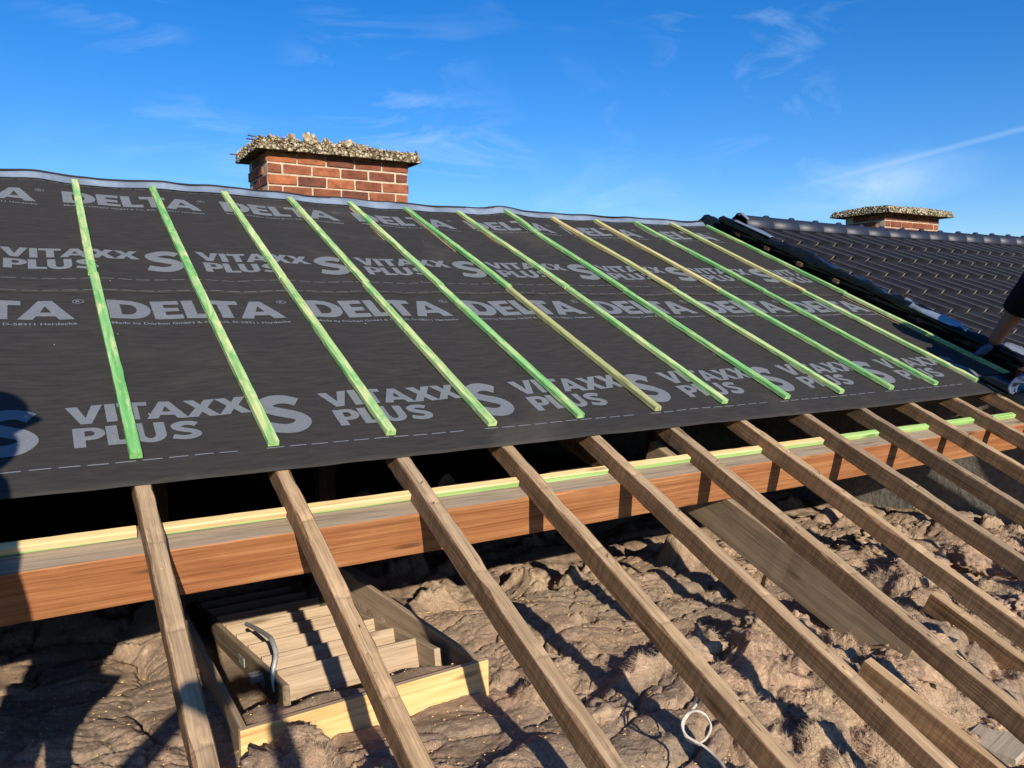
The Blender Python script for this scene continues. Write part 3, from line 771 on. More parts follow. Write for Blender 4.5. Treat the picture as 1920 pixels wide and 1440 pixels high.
timber('strut', (2.02, -0.10, -0.33), (2.10, 0.75, -0.16), 0.05, 0.10, [M_RTOP, M_RSIDE], 'short pale strut lying behind the purlin, its end catching the sun', 'timber', seed=60)

# rear slope closes the attic, left gable and party wall close the ends
def slab(name, pts, mat, label, cat, th=0.03):
    V = [Vector(p) for p in pts]; nrm = (V[1] - V[0]).cross(V[2] - V[0]).normalized() * th
    A = V + [p - nrm for p in V]; n = len(V)
    F = [tuple(range(n)), tuple(range(2 * n - 1, n - 1, -1))] + [(i, i + n, (i + 1) % n + n, (i + 1) % n) for i in range(n)]
    me = mesh(name, A, F, mat); bm = bmesh.new(); bm.from_mesh(me); bmesh.ops.recalc_face_normals(bm, faces=bm.faces); bm.to_mesh(me); bm.free()
    o = link(name, me); tag(o, label, cat); return o
YR, ZR = 2.80, 1.165
slab('rear_roof', [(-2.8, YR, ZR), (12, YR, ZR), (12, YR + 4.4, ZR - 4.4 * SA / CA), (-2.8, YR + 4.4, ZR - 4.4 * SA / CA)], M_UNDERTILE, 'far slope of the roof falling away behind the ridge', 'roof')
slab('gable_wall', [(-2.8, -2.2, -3.8), (-2.8, 7.2, -3.8), (-2.8, 7.2, -0.75), (-2.8, YR, ZR - 0.06), (-2.8, -2.2, -1.12)], M_RENDER, 'end wall of the attic beyond the left edge of the picture', 'wall', 0.2)
PWX = 5.06
slab('rear_wall', [(-2.8, 7.1, -3.8), (12, 7.1, -3.8), (12, 7.1, -0.70), (-2.8, 7.1, -0.70)], M_UNDERTILE, 'far outer wall of the house behind the rear slope', 'wall', 0.2)
pw = slab('party_wall', [(PWX, -2.2, -3.8), (PWX, -2.2, -1.006), (PWX, YR, ZR + 0.003), (PWX, 7.0, -0.75), (PWX, 7.0, -3.8)], M_RENDER, 'grey blockwork party wall at the right end of the attic', 'wall', -0.22)
slab('front_wall', [(-2.8, -2.2, -3.8), (PWX, -2.2, -3.8), (PWX, -2.2, -1.10), (-2.8, -2.2, -1.10)], M_RENDER, 'outer wall under the open eaves behind the camera', 'wall', 0.2)

# ------------------------------------------------------------------ mineral wool on the attic floor
HX0, HX1, HY0, HY1, HZ = 0.205, 1.035, -0.36, 1.30, -0.775      # loft hatch box (top of boards)
def worley(x, y, cell, seed):
    """distance to the nearest cell border and a random number for the cell"""
    gx, gy = np.floor(x / cell).astype(int), np.floor(y / cell).astype(int)
    d1 = np.full(x.shape, 9.0); d2 = np.full(x.shape, 9.0); rid = np.zeros(x.shape); ox = np.zeros(x.shape); oy = np.zeros(x.shape)
    for i in (-1, 0, 1):
        for j in (-1, 0, 1):
            h = _p[_p[(gx + i + seed) & 255] + ((gy + j) & 255)]; h2 = _p[h + 7]; h3 = _p[h2 + 3]
            px = (gx + i + 0.12 + 0.76 * h / 255) * cell - x; py = (gy + j + 0.12 + 0.76 * h2 / 255) * cell - y
            d = np.hypot(px, py) / cell
            near = d < d1
            d2 = np.where(near, d1, np.minimum(d2, d)); rid = np.where(near, h3 / 255, rid)
            ox = np.where(near, px, ox); oy = np.where(near, py, oy); d1 = np.where(near, d, d1)
    return d2 - d1, rid, ox, oy
def wool_height(x, y):
    x = np.atleast_1d(np.asarray(x, float)); y = np.atleast_1d(np.asarray(y, float))
    base = -0.862 + 0.03 * sstep(0.4, -1.2, y) - 0.12 * sstep(0.0, 1.0, y) - 0.05 * sstep(-1.2, -2.0, y)
    base = base + 0.05 * pn(x * 0.9 + 3, y * 0.9, 2.0) + 0.06 * np.exp(-((x - 2.1) / .5) ** 2 - ((y + 0.80) / .25) ** 2) - 0.42 * np.clip(-1.0 - y, 0, 9)
    wx = x + 0.07 * pn(x * 2.6, y * 2.6, 7.7) + 0.018 * pn(x * 11, y * 11, 2.7); wy = y + 0.07 * pn(x * 2.6, y * 2.6, 17.7) + 0.018 * pn(x * 11, y * 11, 12.7)
    fl = fluff(x, y)
    lump = 0.050 * pn(wx * 2.3, wy * 2.6, 1.3) + 0.020 * pn(wx * 5.3, wy * 6.3, 4.4)
    # crusty slabs parted by cracks
    e1, r1, ox, oy = worley(wx * 0.75, wy * 1.25, 0.26, 3)
    e2, r2, _, _ = worley(wx * 0.9 + 3.3, wy * 1.2, 0.105, 40)
    slab_ = 0.016 * (r1 - 0.5) + 0.09 * (r1 - 0.5) * oy + 0.08 * (_frac(r1 * 7.3) - 0.5) * ox
    has1 = sstep(-0.15, 0.15, pn(x * 1.9, y * 1.9, 21.0)); has2 = sstep(0.05, 0.3, pn(x * 2.4, y * 2.4, 31.0))
    crack = -0.034 * sstep(0.10, 0.0, e1) * (0.15 + 0.85 * has1) - 0.016 * sstep(0.12, 0.0, e2) * has2
    roll = -0.010 * sstep(0.35, 0.0, e1)                      # slab edges curl down softly
    # wind-rowed wrinkles of the glass fibre sheet
    ph = wy * 1.0 + 0.45 * wx + 0.20 * pn(wx * 1.7, wy * 1.7, 5.0)
    wr = (1 - np.abs(pn(ph * 13 + 2, wx * 3.2, 6.1)) * 2) * 0.010 * sstep(-0.2, 0.35, pn(x * 1.3, y * 1.3, 44.0))
    # torn, billowing wool
    b1 = np.abs(pn(wx * 4.2, wy * 3.8, 6.6)); b2 = np.abs(pn(wx * 9.5, wy * 8.5, 8.8)); b3 = np.abs(pn(wx * 19, wy * 17, 3.8))
    bil = 0.185 * b1 + 0.066 * b2 + 0.026 * b3 + 0.014 * np.abs(pn(wx * 37, wy * 33, 5.8)) - 0.07
    # sharp little crumples on top of everything
    q1 = 1 - np.abs(pn(wx * 17, wy * 23, 4.9)) * 2; q2 = 1 - np.abs(pn(wx * 34 + 5, wy * 44, 8.9)) * 2
    crum = sstep(-0.25, 0.3, pn(x * 2.1, y * 2.1, 61.0))
    crk = -0.0075 * np.clip(q1, 0, 1) ** 3 * (0.2 + crum) - 0.0035 * np.clip(q2, 0, 1) ** 2 * (0.3 + crum)
    ph2 = 3.0 * pn(wx * 2.0, wy * 2.0, 15.0); str_ = (wx * np.cos(ph2) + wy * np.sin(ph2))
    bil = bil + 0.010 * pn(str_ * 34, (wx * np.sin(ph2) - wy * np.cos(ph2)) * 7, 3.3)
    crustz = crk + slab_ + crack + roll + wr + 0.0045 * fbm(wx * 21, wy * 21, 2.2, 3, 0.55)
    fine = 0.0022 * fbm(x * 60, y * 60, 1.2, 2, 0.6)
    z = base + lump + crustz * (1 - fl) + bil * fl + fine
    # the hatch opening and a tidy margin round it
    ins = sstep(HX0 + 0.01, HX0 + 0.05, x) * sstep(HX1 - 0.02, HX1 - 0.06, x + 0.06 * (y - HY0)) * sstep(HY0 + 0.01, HY0 + 0.05, y) * sstep(HY1 + 0.5, HY1 + 0.4, y)
    near = sstep(HX0 - 0.22, HX0 - 0.02, x) * sstep(HX1 + 0.22, HX1 + 0.02, x) * sstep(HY0 - 0.25, HY0 - 0.02, y)
    zm = -0.868 + 0.4 * (z - base)
    zm = np.where(y > HY1, z - 0.05, zm)
    z = z * (1 - near * 0.85) + zm * near * 0.85
    zi = -1.02 + 0.20 * (z + 0.85) + 0.225 * sstep(HY0 + 0.46, HY0 + 0.10, y + 0.05 * pn(x * 9, y * 9, 3)) - 0.1 * sstep(0.2, 1.0, y)
    z = z * (1 - ins) + zi * ins
    return z
def _frac(a): return a - np.floor(a)
def fluff(x, y):
    a = fbm(x * 1.7 + 5, y * 1.7, 12.0, 3)
    f = sstep(0.05, 0.32, a + 0.40 * sstep(0.9, 1.7, x) * sstep(-0.25, -0.8, y) + 0.05 * sstep(0.9, 1.6, x) - 0.28 * sstep(1.0, 0.2, x) - 0.10 * sstep(-0.3, 0.4, y))
    return f
def wool():
    xs = np.concatenate([np.arange(-2.75, -0.8, 0.03), np.arange(-0.8, 3.1, 0.006), np.arange(3.1, PWX, 0.012)])
    ys = np.concatenate([np.arange(-2.15, -1.55, 0.02), np.arange(-1.55, 0.35, 0.006), np.arange(0.35, 0.9, 0.010), np.arange(0.9, 3.0, 0.03)])
    X, Y = np.meshgrid(xs, ys)
    Z = wool_height(X, Y)
    # push the surface sideways a little so that folds overhang
    hx = 0.014 * pn(X * 7, Y * 7, Z * 7 + 1) + 0.005 * pn(X * 24, Y * 24, Z * 24)
    hy = 0.014 * pn(X * 7 + 31, Y * 7, Z * 7 + 5) + 0.005 * pn(X * 24, Y * 24 + 11, Z * 24)
    keep = 1 - sstep(HX0 - 0.1, HX0, X) * sstep(HX1 + 0.1, HX1, X) * sstep(HY0 - 0.1, HY0, Y)
    ex = sstep(PWX - 0.01, PWX - 0.15, X) * keep
    co = np.stack([X + hx * ex, Y + hy * keep, Z], -1).reshape(-1, 3).astype(np.float32)
    ny, nx = X.shape
    idx = np.arange(ny * nx).reshape(ny, nx)
    q = np.stack([idx[:-1, :-1], idx[:-1, 1:], idx[1:, 1:], idx[1:, :-1]], -1).reshape(-1, 4)
    me = D.meshes.new('mineral_wool')
    me.vertices.add(len(co)); me.vertices.foreach_set('co', co.ravel())
    me.loops.add(q.size); me.loops.foreach_set('vertex_index', q.ravel().astype(np.int32))
    me.polygons.add(len(q)); me.polygons.foreach_set('loop_start', np.arange(0, q.size, 4, dtype=np.int32))
    me.polygons.foreach_set('use_smooth', np.ones(len(q), dtype=bool))
    me.update(calc_edges=True)
    at = me.attributes.new('fluff', 'FLOAT', 'POINT')
    f = np.clip(fluff(X, Y) * 0.9 + 0.20 * pn(X * 6, Y * 6, 3.0), 0, 1)
    at.data.foreach_set('value', f.ravel().astype(np.float32))
    me.materials.append(M_WOOL); me.validate()
    return me
o = link('mineral_wool', wool()); tag(o, 'crumpled brown mineral wool insulation covering the attic floor', 'insulation', kind='stuff')

# torn tufts standing up from the wool
def wool_tufts():
    V, F, A = [], [], []
    r = np.random.default_rng(21)
    spots = []
    for _ in range(900):
        x, y = r.uniform(0.2, 4.6), r.uniform(-1.5, 0.1)
        if HX0 - .1 < x < HX1 + .1 and y > HY0 - .12: continue
        if float(fluff(x, y)) > 0.45: spots.append((x, y, r.uniform(.025, .075)))
    base = bmesh.new(); bmesh.ops.create_icosphere(base, subdivisions=4, radius=1)
    bv = np.array([v.co[:] for v in base.verts]); bf = [[v.index for v in f.verts] for f in base.faces]; base.free()
    for i, (x, y, s) in enumerate(spots[:80]):
        sc = np.array([s * r.uniform(.8, 1.9), s * r.uniform(.7, 1.4), s * r.uniform(.35, .75)])
        d = 0.8 + 0.75 * np.abs(pn(bv[:, 0] * 1.7 + i * 3.1, bv[:, 1] * 1.7, bv[:, 2] * 1.7)) + 0.45 * np.abs(pn(bv[:, 0] * 4.2 + i * 3.1, bv[:, 1] * 4.2, bv[:, 2] * 4.2)) + 0.16 * fbm(bv[:, 0] * 9 + i, bv[:, 1] * 9, bv[:, 2] * 9, 2, 0.6)
        p = bv * d[:, None] * sc
        a = r.uniform(0, 6.28); p = p @ np.array([[math.cos(a), math.sin(a), 0], [-math.sin(a), math.cos(a), 0], [0, 0, 1]])
        p += np.array([x, y, float(wool_height(x, y)[0]) + sc[2] * 0.35])
        o_ = len(V); V.extend(p.tolist()); F.extend([[j + o_ for j in f] for f in bf]); A.extend([min(1, max(0, 0.75 + 0.25 * r.normal()))] * len(p))
    me = mesh('wool_tufts', V, F, M_WOOL, True)
    at = me.attributes.new('fluff', 'FLOAT', 'POINT'); at.data.foreach_set('value', np.array(A, dtype=np.float32))
    return me
o = link('wool_tufts', wool_tufts()); tag(o, 'torn pinkish tufts standing up out of the mineral wool', 'insulation', kind='stuff')

# fine glass fibres bristling out of the torn wool
def fibres(n=200000):
    r = np.random.default_rng(77)
    x = r.uniform(-0.7, 4.4, n * 3); y = r.uniform(-1.55, 0.3, n * 3)
    f = fluff(x, y); keep = (r.uniform(0, 1, n * 3) < 0.28 + 0.7 * f) & ~((x > HX0 - .05) & (x < HX1 + .05) & (y > HY0 - .05))
    x, y = x[keep][:n], y[keep][:n]; n = len(x)
    z = wool_height(x, y); e = 0.012
    nx_ = (wool_height(x - e, y) - wool_height(x + e, y)) / (2 * e); ny_ = (wool_height(x, y - e) - wool_height(x, y + e)) / (2 * e)
    nr = np.stack([nx_, ny_, np.ones(n)], -1); nr /= np.linalg.norm(nr, axis=1)[:, None]
    th = 2.5 * pn(x * 2.5, y * 2.5, 3.0) * 2 + r.normal(0, 0.7, n)
    tg = np.stack([np.cos(th), np.sin(th), np.zeros(n)], -1); tg -= nr * (tg * nr).sum(1)[:, None]; tg /= np.linalg.norm(tg, axis=1)[:, None] + 1e-9
    L_ = r.uniform(.010, .036, n)[:, None] * (0.7 + 0.5 * fluff(x, y))[:, None]; sd = np.cross(nr, tg) * r.uniform(.0004, .0009, n)[:, None]
    p0 = np.stack([x, y, z - 0.002], -1); lift = (r.uniform(.02, .22, n) + r.uniform(0, .4, n) * fluff(x, y))[:, None]
    p1 = p0 + tg * L_ * .5 + nr * L_ * lift * .5; p2 = p0 + tg * L_ + nr * L_ * lift * (.6 + r.uniform(-.5, .3, n)[:, None])
    V = np.stack([p0 - sd, p0 + sd, p1 - sd * .8, p1 + sd * .8, p2], 1).reshape(-1, 3)
    b = (np.arange(n) * 5)[:, None]
    F = np.concatenate([np.concatenate([b, b + 1, b + 3], 1), np.concatenate([b, b + 3, b + 2], 1), np.concatenate([b + 2, b + 3, b + 4], 1)], 0).astype(np.int32)
    me = D.meshes.new('wool_fibres'); me.vertices.add(len(V)); me.vertices.foreach_set('co', V.astype(np.float32).ravel())
    me.loops.add(F.size); me.loops.foreach_set('vertex_index', F.ravel()); me.polygons.add(len(F)); me.polygons.foreach_set('loop_start', np.arange(0, F.size, 3, dtype=np.int32))
    me.update(calc_edges=True)
    at = me.attributes.new('fluff', 'FLOAT', 'POINT'); at.data.foreach_set('value', np.repeat(np.clip(0.25 + 0.75 * fluff(x, y) + r.normal(0, .25, n), 0, 1), 5).astype(np.float32))
    me.materials.append(M_WOOL); return me
o = link('wool_fibres', fibres()); tag(o, 'fine pale glass fibres bristling out of the torn wool', 'insulation', kind='stuff')

# loose fibres, chips and crumbs on the wool
def debris():
    V, F = [], []
    r = np.random.default_rng(5)
    xx = r.uniform(-0.9, 4.8, 3400); yy = r.uniform(-1.6, 0.6, 3400); zz = wool_height(xx, yy)
    for i in range(3400):
        x, y = xx[i], yy[i]
        z = float(zz[i]) + 0.004
        L_ = r.uniform(.002, .006) if i % 60 else r.uniform(.01, .03); W_ = r.uniform(.001, .0025)
        a = r.uniform(0, 6.28); d = Vector((math.cos(a), math.sin(a), r.uniform(-.2, .2))) * L_; s = Vector((-math.sin(a), math.cos(a), 0)) * W_
        c = Vector((x, y, z)); o_ = len(V)
        V += [c - d - s, c + d - s * .4, c + d + s * .4, c - d + s, c + Vector((0, 0, .003))]
        F += [(o_, o_ + 1, o_ + 4), (o_ + 1, o_ + 2, o_ + 4), (o_ + 2, o_ + 3, o_ + 4), (o_ + 3, o_, o_ + 4)]
    return mesh('wood_chips', V, F, M_FRESH)
o = link('wood_chips', debris()); tag(o, 'pale splinters and crumbs scattered over the wool', 'debris', kind='stuff')

# ------------------------------------------------------------------ loft hatch box and folded ladder
hatch = empty('hatch_frame', (HX0, HY0, HZ)); tag(hatch, 'open pine hatch box set in the wool, bright front board with rounded dusty edge', 'hatch')
def hboard(name, p0, p1, wd, ht, mats, seed, lab=None):
    p0, p1 = Vector(p0), Vector(p1)
    me = beam_mesh(name, (p1 - p0).length, wd, ht, mats, 0.08, 0.0005, 0, seed)
    o = link(name, me, None, frame(p1 - p0, (0, 0, 1), p0))
    o.parent = hatch; o.matrix_parent_inverse = hatch.matrix_world.inverted() if False else Matrix.Translation(-hatch.location)
    if lab: o['label'] = lab
    return o
hboard('front_board', (HX0 - 0.004, HY0 - 0.002, HZ), (HX1 + 0.004, HY0 + 0.03, HZ + 0.003), 0.024, 0.16, [M_LADDER, M_FRESH], 70, 'bright yellow pine front board')
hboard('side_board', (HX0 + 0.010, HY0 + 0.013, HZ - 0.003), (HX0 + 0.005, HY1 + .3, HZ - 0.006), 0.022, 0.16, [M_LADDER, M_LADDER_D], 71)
hboard('side_board', (HX1 - 0.014, HY0 + 0.045, HZ - 0.001), (HX1 - 0.13, HY1 + .3, HZ - 0.004), 0.022, 0.16, [M_LADDER, M_LADDER], 72)
hboard('back_board', (HX0, HY1 + .31, HZ - 0.004), (HX1 - 0.06, HY1 + .33, HZ - 0.004), 0.022, 0.16, [M_LADDER, M_LADDER], 73)

ladder = empty('loft_ladder', (0.66, -0.1, -0.9)); tag(ladder, 'folded wooden loft ladder lying inside the hatch with a steel handrail', 'ladder')
def lpart(name, me, mw):
    o = link(name, me, None, mw); o.parent = ladder; o.matrix_parent_inverse = Matrix.Translation(-ladder.location); return o
LX0, LX1 = 0.402, 0.952
lp0 = Vector((0, -0.115, -0.795)); lp1 = Vector((0, 1.15, -1.0)); ld = (lp1 - lp0).normalized(); lup = Vector((1, 0, 0)).cross(ld)
for x in (LX0, LX1):
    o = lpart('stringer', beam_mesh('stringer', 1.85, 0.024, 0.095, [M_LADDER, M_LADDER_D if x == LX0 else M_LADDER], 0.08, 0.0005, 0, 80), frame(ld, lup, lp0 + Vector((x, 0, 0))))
tdir = (ld * 0.62 - Vector((0, 0, 1)) * 0.78).normalized()     # treads lean back inside the folded section
NTR = 8
tread_me = beam_mesh('tread', LX1 - LX0 - 0.026, 0.020, 0.112, [M_LADDER, M_LADDER], 0.1, 0.0004, 0, 85)
for i in range(NTR):
    p = lp0 + ld * (0.175 + i * 0.224) + Vector((LX0 + 0.013, 0, 0.004))
    ez = Vector((0, -0.50, 0.866)).normalized() if False else -tdir
    ez = Vector((0, 0.30, 0.954)).normalized()
    o = lpart('tread', tread_me, frame((1, 0, 0), ez, p + Vector((0, 0, 0.004))))
hr = spline([(LX0 - .022, -0.04, -0.845), (LX0 - .018, -0.015, -0.795), (LX0 + .004, 0.02, -0.745), (LX0 + .010, 0.09, -0.722), (LX0 + .016, 0.18, -0.735), (LX0 + .02, 0.36, -0.775), (LX0 + .02, 0.55, -0.82)], 8)
o = link('handrail', tube_mesh('handrail', hr, [.0035 + .005 * min(1, i / 10) for i in range(len(hr))], M_METAL, 10)); o.parent = ladder; o.matrix_parent_inverse = Matrix.Translation(-ladder.location)
o = lpart('bracket', box_mesh('bracket', 0.05, 0.035, 0.03, M_METAL, 0.004), Matrix.Translation((LX0 - 0.035, 0.16, -0.87)))

for q in (0.30, 0.62):
    for x in (LX0, LX1):
        c_ = lp0 + ld * q + Vector((x + (-0.0135 if x == LX0 else 0.0135), 0, -0.05))
        o = lpart('hinge', box_mesh('hinge', 0.10, 0.004, 0.035, M_METAL, 0.001), frame(ld, lup, c_))
        for dq in (-.035, .035):
            lpart('screw', tube_mesh('screw', [(-.004 if x == LX0 else .004, 0, 0), (.0005, 0, 0)], .004, M_RUST, 6), Matrix.Translation(c_ + ld * dq))
# ------------------------------------------------------------------ other loose timbers
timber('brace_board', (2.338, 0.30, -0.214), (2.335, -1.10, -0.714), 0.050, 0.19, [M_BOARD, M_BOARD], 'broad tan board on edge running from under the purlin down into the wool', 'board', seed=90)
timber('rafter_offcut', (2.045, -1.10, -0.715), (2.16, -1.98, -1.10), 0.046, 0.085, [M_RTOP, M_RSIDE], 'short rafter piece with a square end beside the lower right rafters', 'timber', seed=91)
timber('rafter_offcut', (2.785, -0.875, -0.70), (2.80, -1.75, -1.07), 0.048, 0.085, [M_RTOP, M_RSIDE], 'short rafter piece sticking out of torn wool near the right edge', 'timber', seed=92)
timber('floor_plank', (2.28, -1.37, -0.965), (2.74, -1.30, -0.95), 0.16, 0.022, [M_PLANK, M_PLANK], 'pale dusty plank lying flat in the lower right corner', 'board', seed=93)
timber('floor_plank', (2.15, -1.45, -0.985), (2.50, -1.60, -1.00), 0.10, 0.022, [M_PLANK, M_PLANK], 'narrow grey plank beside the pale plank at the bottom right', 'board', seed=94)

# white cable with one loop
def unproject(px, py, depth):
    return CAM + (FWD + RIGHT * ((px - 960) / FPX) + DOWN * ((py - 720) / FPX)) * depth
cpx = [(1302, 1300, 2.40), (1311, 1312, 2.37), (1296, 1333, 2.345), (1283, 1352, 2.34), (1281, 1368, 2.335), (1289, 1386, 2.33), (1304, 1393, 2.325), (1320, 1388, 2.32), (1331, 1372, 2.32),
       (1332, 1355, 2.32), (1322, 1340, 2.325), (1306, 1333, 2.33), (1290, 1338, 2.335), (1280, 1352, 2.325), (1280, 1366, 2.315), (1290, 1382, 2.30), (1318, 1398, 2.28), (1340, 1417, 2.25), (1358, 1440, 2.20), (1380, 1490, 2.1)]
pts = [unproject(a_, b_, d_ - 0.19) for a_, b_, d_ in cpx]
o = link('cable', tube_mesh('cable', spline(pts, 6), 0.0037, M_CABLE, 8)); tag(o, 'stiff white cable curled into one loop on the wool', 'cable')

# ------------------------------------------------------------------ chimneys
def lump_mesh(name, s, mat, seed, sub=2, amp=0.35):
    bm = bmesh.new(); bmesh.ops.create_icosphere(bm, subdivisions=sub, radius=1)
    r = np.random.default_rng(seed); sc = r.uniform(.6, 1.2, 3)
    for v in bm.verts:
        d = 1 + amp * float(fbm(v.co.x * 1.1 + seed * 3.7, v.co.y * 1.1, v.co.z * 1.1, 2)); v.co = Vector((v.co.x * sc[0], v.co.y * sc[1], v.co.z * sc[2])) * d * s
    me = D.meshes.new(name); bm.to_mesh(me); bm.free(); me.materials.append(mat); return me
def brick_mesh(L_, W_, H_, seed):
    bm = bmesh.new(); bmesh.ops.create_cube(bm, size=1)
    r = random.Random(seed)
    for v in bm.verts: v.co = Vector((v.co.x * L_ + r.uniform(-.003, .003), v.co.y * W_ + r.uniform(-.002, .002), v.co.z * H_ + r.uniform(-.002, .002)))
    bmesh.ops.bevel(bm, geom=list(bm.edges), offset=0.004, segments=1, affect='EDGES')
    me = D.meshes.new('brick'); bm.to_mesh(me); bm.free(); me.materials.append(M_BRICK); return me
BL, BC, BD = 0.236, 0.0845, 0.112      # brick pitch, course height, wall thickness
bricks_full = [brick_mesh(BL - .014, BD, BC - .014, i) for i in range(6)]
bricks_half = [brick_mesh(BL / 2 - .014, BD, BC - .014, 20 + i) for i in range(4)]
def chimney(name, x0, yf, zt, ncols, depth_cols, courses, label, cap, rubble, seed, worn):
    """x0 left edge, yf front face, zt underside of the cap"""
    r = random.Random(seed)
    Wd, Dp = ncols * BL, depth_cols * BL
    root = empty(name, (x0 + Wd / 2, yf + Dp / 2, zt - courses * BC)); tag(root, label, 'chimney')
    inv = Matrix.Translation(-root.location)
    def put(nm, me, mw):
        o = link(nm, me, None, mw); o.parent = root; o.matrix_parent_inverse = inv; return o
    core = box_mesh('mortar', Wd - 0.008, Dp - 0.008, courses * BC, M_MORTAR, 0.002)
    put('mortar', core, Matrix.Translation((x0 + Wd / 2, yf + Dp / 2, zt - courses * BC / 2)))
    for c in range(courses):
        z = zt - (c + 0.5) * BC
        odd = c % 2
        for side in ('front', 'back', 'left', 'right'):
            n = ncols if side in ('front', 'back') else depth_cols
            long_ = side in ('front', 'back')
            pos = []
            x = 0.0
            if odd: pos.append((BL / 4, True)); x = BL / 2
            while x + BL <= n * BL + 1e-6: pos.append((x + BL / 2, False)); x += BL
            if n * BL - x > BL / 4: pos.append((x + BL / 4, True))
            for (p, half) in pos:
                if not long_ and (p < BD or p > n * BL - BD): continue
                me = r.choice(bricks_half if half else bricks_full)
                jit = r.uniform(-.004, .004)
                if side == 'left' and worn and r.random() < .3: jit = -0.012
                if side == 'front': mw = Matrix.Translation((x0 + p, yf + BD / 2 - 0.004 + jit, z))
                elif side == 'back': mw = Matrix.Translation((x0 + p, yf + Dp - BD / 2 + 0.004 + jit, z))
                elif side == 'left': mw = Matrix.Translation((x0 + BD / 2 - 0.004 + jit, yf + p, z)) @ Matrix.Rotation(math.pi / 2, 4, 'Z')
                else: mw = Matrix.Translation((x0 + Wd - BD / 2 + 0.004 + jit, yf + p, z)) @ Matrix.Rotation(math.pi / 2, 4, 'Z')
                put('brick', me, mw @ Matrix.Rotation(r.uniform(-.012, .012), 4, 'Y'))
    # concrete cap with exposed aggregate, rough edges
    ov, th = cap
    nx, ny, nz = 60, 34, 4
    X0, X1, Y0, Y1 = x0 - ov, x0 + Wd + ov * 0.9, yf - ov, yf + Dp + ov
    bm = bmesh.new(); bmesh.ops.create_cube(bm, size=1)
    bmesh.ops.subdivide_edges(bm, edges=bm.edges[:], cuts=22, use_grid_fill=True)
    for v in bm.verts:
        x = X0 + (v.co.x + .5) * (X1 - X0); y = Y0 + (v.co.y + .5) * (Y1 - Y0); z = zt + (v.co.z + .5) * th
        top = v.co.z + .5
        e = (0.013 if worn else 0.006) * float(fbm(x * 9 + seed, y * 9, z * 9, 3)); f = (0.009 if worn else 0.004) * float(fbm(x * 30, y * 30 + seed, z * 30, 2))
        dx, dy = v.co.x * 2, v.co.y * 2
        x += dx ** 7 * (e + f); y += dy ** 7 * (e + f)
        inset = 0.02 * top if worn else 0.045 * top ** 2
        x -= dx ** 5 * inset; y -= dy ** 5 * inset
        z += top * (e * 0.9 + f * 1.2) + (0.02 if worn else 0.035) * top * (1 - max(abs(dx), abs(dy)) ** 2) + top * (0.014 * float(pn(x * 2.6, y * 2.6, seed)))
        if top < 0.01: z += 0.4 * f
        v.co = Vector((x, y, z))
    me = D.meshes.new('cap'); bm.to_mesh(me); bm.free(); me.materials.append(M_AGG)
    co = put('cap', me, Matrix.Identity(4)); co['label'] = 'crumbling exposed aggregate cap slab'
    # pebbles proud of the slab
    V, F = [], []
    base = bmesh.new(); bmesh.ops.create_icosphere(base, subdivisions=1, radius=1)
    bv = [v.co.copy() for v in base.verts]; bf = [[v.index for v in f.verts] for f in base.faces]; base.free()
    for _ in range(1000 if worn else 0):
        s = r.uniform(.004, .0085) if worn else r.uniform(.004, .008)
        w_ = r.random()
        if w_ < .45: p = Vector((r.uniform(X0, X1), Y0 + r.uniform(.0, .012), zt + r.uniform(.006, th)))
        elif w_ < .65: p = Vector((X0 + r.uniform(0, .012), r.uniform(Y0, Y1), zt + r.uniform(.006, th)))
        else: p = Vector((r.uniform(X0 + .02, X1 - .02), r.uniform(Y0 + .02, Y1 - .05), zt + th + 0.012 + r.uniform(-.006, .012)))
        q = Matrix.Rotation(r.uniform(0, 6), 3, 'X') @ Matrix.Rotation(r.uniform(0, 6), 3, 'Z'); o_ = len(V)
        sc = Vector((r.uniform(.7, 1.5), 1, r.uniform(.6, 1)))
        V += [p + q @ Vector((a.x * sc.x, a.y * sc.y, a.z * sc.z)) * s for a in bv]; F += [[j + o_ for j in f] for f in bf]
    if V: pb = put('aggregate', mesh('aggregate', V, F, M_PEBBLE, True), Matrix.Identity(4)); pb['kind'] = 'stuff'
    for i, (fx, fy, s) in enumerate(rubble):
        put('rubble_stone', lump_mesh('rubble_stone', s * 1.05, M_PEBBLE, seed * 10 + i, 2, 0.55), Matrix.Translation((X0 + fx * (X1 - X0), Y0 + fy * (Y1 - Y0), zt + th + 0.022 + s * 0.6)) @ Matrix.Rotation(r.uniform(0, 6), 4, 'Z'))
    return root, put
rub = [(0.10, .18, .026), (0.16, .3, .03), (0.22, .2, .036), (.27, .35, .034), (.33, .22, .052), (.38, .3, .04), (.43, .2, .03), (.47, .3, .034), (.52, .18, .024), (.575, .24, .046), (.62, .3, .034), (.655, .2, .024), (.70, .22, .018), (.30, .5, .03), (.2, .5, .03), (.5, .5, .03)]
root, put = chimney('brick_chimney', 1.362, 3.70, 1.665, 5, 2.5, 9, 'near red brick chimney behind the ridge with crumbling cap and loose rubble on top', (0.09, 0.085), rub, 3, True)
for a, b in (((1.36, 3.70, 1.755), (1.23, 3.72, 1.772)), ((1.34, 3.67, 1.728), (1.21, 3.68, 1.738)), ((1.32, 4.25, 1.715), (1.21, 4.28, 1.722))):
    put('rebar', tube_mesh('rebar', [a, b], .005, M_RUST, 6), Matrix.Identity(4))
br = put('brick', bricks_full[1], Matrix.Translation((1.345, 4.0, 1.33)) @ Matrix.Rotation(0.4, 4, 'Z') @ Matrix.Rotation(0.25, 4, 'Y'))
chimney('brick_chimney', 9.22, 3.80, 1.636, 5, 2.5, 9, 'far red brick chimney with flat weathered cap rising behind the tiled roof', (0.14, 0.09), [], 8, False)

